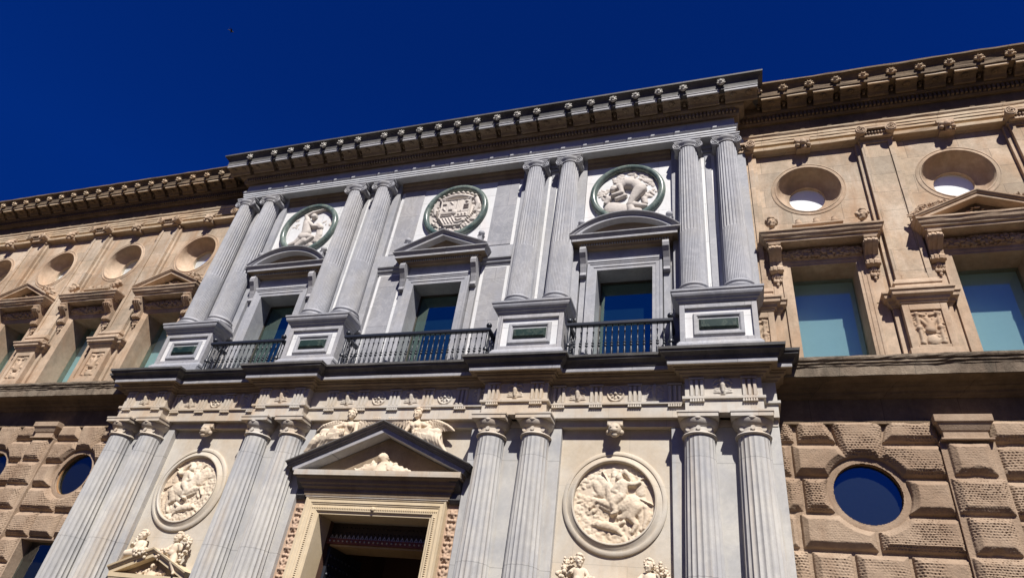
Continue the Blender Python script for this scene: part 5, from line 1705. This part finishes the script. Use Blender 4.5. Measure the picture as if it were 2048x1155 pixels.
for sd in (1, -1):
    rnd = random.Random(60 + sd)
    for i in range(2):
        c = BAYS[sd][i][0]
        pl_, pr_ = sorted((PILS[sd][i], PILS[sd][i + 1]))
        l, r = pl_ + 0.37, pr_ - 0.37
        if sd > 0 and i == 0:
            l = 8.44
            blocks = []
            for j in range(8):
                e = 0.16 + 0.12 * (j % 2) + rnd.uniform(-0.04, 0.04)
                blocks.append((R4(8.38, l + e, ROWS[j], ROWS[j + 1]), 0.12))
            for poly, amp in bay_blocks(c, l, r, rnd):
                zc = (poly[0][1] + poly[2][1]) / 2
                j = max(0, min(7, int((zc - 2.42) / 0.66)))
                e = 0.16 + 0.12 * (j % 2)
                blocks.append(([(max(p[0], l + e) if p[0] < l + 0.01 else p[0], p[1]) for p in poly], amp))
        else:
            if sd < 0 and i == 0:
                r = -8.42
            blocks = bay_blocks(c, l, r, rnd)
        hf = rusticated(l - 0.08 if l > 8.5 or sd < 0 else 8.38, r + 0.08 if not (sd < 0 and i == 0) else -8.38, 2.42, 7.58, blocks, (c, 6.12, 0.665), (c - 0.62, c + 0.62, 4.37), 90 + i + sd)
        hf.build('rusticated_wall', RUST, palace, (0, 0.13, 0), smooth=50)
        # round lower window, glazed almost flush
        rw = MB().lathe([(0.74, 0.09), (0.70, 0.062), (0.655, 0.055), (0.61, 0.058), (0.602, 0.065), (0.60, 0.12), (0.60, 0.22), (0.64, 0.28)], (0, 0, 0), 64, 'y', cap=False).build('round_window', RUST, palace, (c, 0.07, 6.12), smooth=30)
        MB().lathe([(0.60, 0.20), (0.60, 0.145), (0.585, 0.14), (0.574, 0.145), (0.574, 0.20)], (0, 0, 0), 64, 'y', cap=False).build('sash', WOODF, rw, smooth=30)
        MB().disc((0, 0.175, 0), 0.585).build('pane', GLASSD, rw)
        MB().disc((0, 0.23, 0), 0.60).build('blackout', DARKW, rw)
        # square lower window
        lw = MB().sweep([(c - 0.62, 2.0), (c - 0.62, 4.36), (c + 0.62, 4.36), (c + 0.62, 2.0)], [(0.02, 0.45), (-0.01, 0.45), (-0.01, 0.10), (0.02, 0.09)], 'xz', -1).build('lower_window', RUST, palace)
        sheet(c - 0.62, c + 0.62, 0.40, 2.0, 4.36).build('pane', GLASSD, lw)
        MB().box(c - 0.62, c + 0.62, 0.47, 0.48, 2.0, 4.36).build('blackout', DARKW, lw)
    # rusticated pilasters
    for i in (1, 2):
        x = PILS[sd][i]
        blocks = []
        for j in range(7):
            e = 0.36 if j % 2 == 0 else 0.44
            blocks.append((R4(x - e, x + e, ROWS[j], ROWS[j + 1]), 0.125))
        hf = rusticated(x - 0.46, x + 0.46, 2.42, 7.07, blocks, None, None, 130 + i + sd)
        # side walls of the pilaster: drop the rim back to the wall
        rim = np.minimum(np.minimum(hf.X - (x - 0.455), (x + 0.455) - hf.X), 9)
        hf.H = np.where(rim < 0.012, -0.16, hf.H)
        pz = hf.build('rusticated_pilaster', RUST, palace, (0, -0.02, 0), smooth=50)
        MB().sweep([(x - 0.36, 0.15), (x - 0.36, -0.06), (x + 0.36, -0.06), (x + 0.36, 0.15)], [(-0.3, 7.06), (0.06, 7.065), (0.06, 7.10), (0.0, 7.12), (0.0, 7.24), (0.02, 7.25), (0.08, 7.38), (0.11, 7.40), (0.11, 7.54), (-0.3, 7.56)]).build('capital', RUST, pz, bevel=0.012)
        MB().box(x - 0.40, x + 0.40, -0.06, 0.12, 0, 2.43).build('lower_block', RUST, pz)
    xe = 19.5 if sd > 0 else -27.0
    # plain lower wall out to the ends, and behind the rustication
    a, b = sorted((8.40 * sd, xe))
    m = MB()
    if sd > 0:
        m.box(a, b, 0.60, 1.25, 0, 7.7).box(14.4, b, 0.05, 0.60, 0, 7.7).box(a, 14.4, 0.0, 0.60, 0, 2.42)
    else:
        m.box(a, b, 0.60, 1.25, 0, 7.7).box(a, -14.3, 0.05, 0.60, 0, 7.7).box(-14.3, b, 0.0, 0.60, 0, 2.42)
    m.build('lower_wall', RUST, palace)
    q = [(8.40, 0.05), (xe, 0.05), (xe, 3)] if sd > 0 else [(xe, 3), (xe, 0.05), (-8.40, 0.05)]
    MB().sweep(q, [(-0.4, 7.45), (0.02, 7.45), (0.02, 7.50), (0.0, 7.51), (0.0, 7.98), (-0.4, 7.98)], sub=0.3, jit=0.003).build('wing_frieze', SANDD, palace)  # dark stone paints in the cornice's shade on the frieze
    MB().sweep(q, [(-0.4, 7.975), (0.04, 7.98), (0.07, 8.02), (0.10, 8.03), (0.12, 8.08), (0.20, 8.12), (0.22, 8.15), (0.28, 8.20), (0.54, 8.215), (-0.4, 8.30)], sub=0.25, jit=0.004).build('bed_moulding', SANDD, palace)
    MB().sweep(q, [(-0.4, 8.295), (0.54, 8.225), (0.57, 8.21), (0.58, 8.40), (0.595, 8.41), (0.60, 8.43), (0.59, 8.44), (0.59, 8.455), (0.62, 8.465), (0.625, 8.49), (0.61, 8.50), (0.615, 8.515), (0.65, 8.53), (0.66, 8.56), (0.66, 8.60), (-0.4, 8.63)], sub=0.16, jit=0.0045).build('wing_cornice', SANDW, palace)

# portal flank walls and the roof
for s in (-1, 1):
    a, b = sorted((s * 8.405, s * 7.9))
    MB().box(a, b, -0.40, 0.45, 0, 8.4).build('portal_flank', COLM, palace)
MB().box(-27.0, -8.4, 0.6, 14, 17.1, 17.40).box(-8.4, 8.4, 0.3, 14, 17.1, 17.42).box(8.4, 19.5, 0.6, 14, 17.1, 17.40).build('roof', SANDD, palace)
MB().box(-27.0, -26.6, 1.25, 14, 0, 17.1).box(19.1, 19.5, 1.25, 14, 0, 17.1).box(-26.6, 19.1, 13.6, 14, 0, 17.1).build('side_wall', SAND, palace)

# ------------------------------------------------------------------ a bird high in the sky
b = MB()
b.capsule((-0.14, 0, 0), 0.03, (0.10, 0, 0), 0.05, 8).capsule((0.14, 0, 0.02), 0.035, (0.20, 0, 0.02), 0.012, 8).capsule((-0.16, 0, 0), 0.03, (-0.30, 0, 0), 0.012, 6)
bird = b.build('bird', FEATH, None, (-19.25, 2.85, 34.1), smooth=60, rot=(0.3, 0.2, 0.7))
bird.scale = (0.75, 0.75, 0.75)
tag(bird, 'small dark bird flying high in the blue sky at upper left', 'bird')
for t in (-1, 1):
    MB().add([(0.08, 0, 0.02), (-0.06, 0, 0.02), (0.04, t * 0.16, 0.09), (-0.08, t * 0.16, 0.09), (-0.10, t * 0.34, 0.03), (-0.14, t * 0.33, 0.03),
              (0.08, 0, 0.005), (-0.06, 0, 0.005), (0.04, t * 0.16, 0.075), (-0.08, t * 0.16, 0.075), (-0.10, t * 0.34, 0.02), (-0.14, t * 0.33, 0.02)],
             [(0, 1, 3, 2), (2, 3, 5, 4), (6, 8, 9, 7), (8, 10, 11, 9), (0, 2, 8, 6), (2, 4, 10, 8), (4, 5, 11, 10), (5, 3, 9, 11), (3, 1, 7, 9)]).build('wing', FEATH, bird)
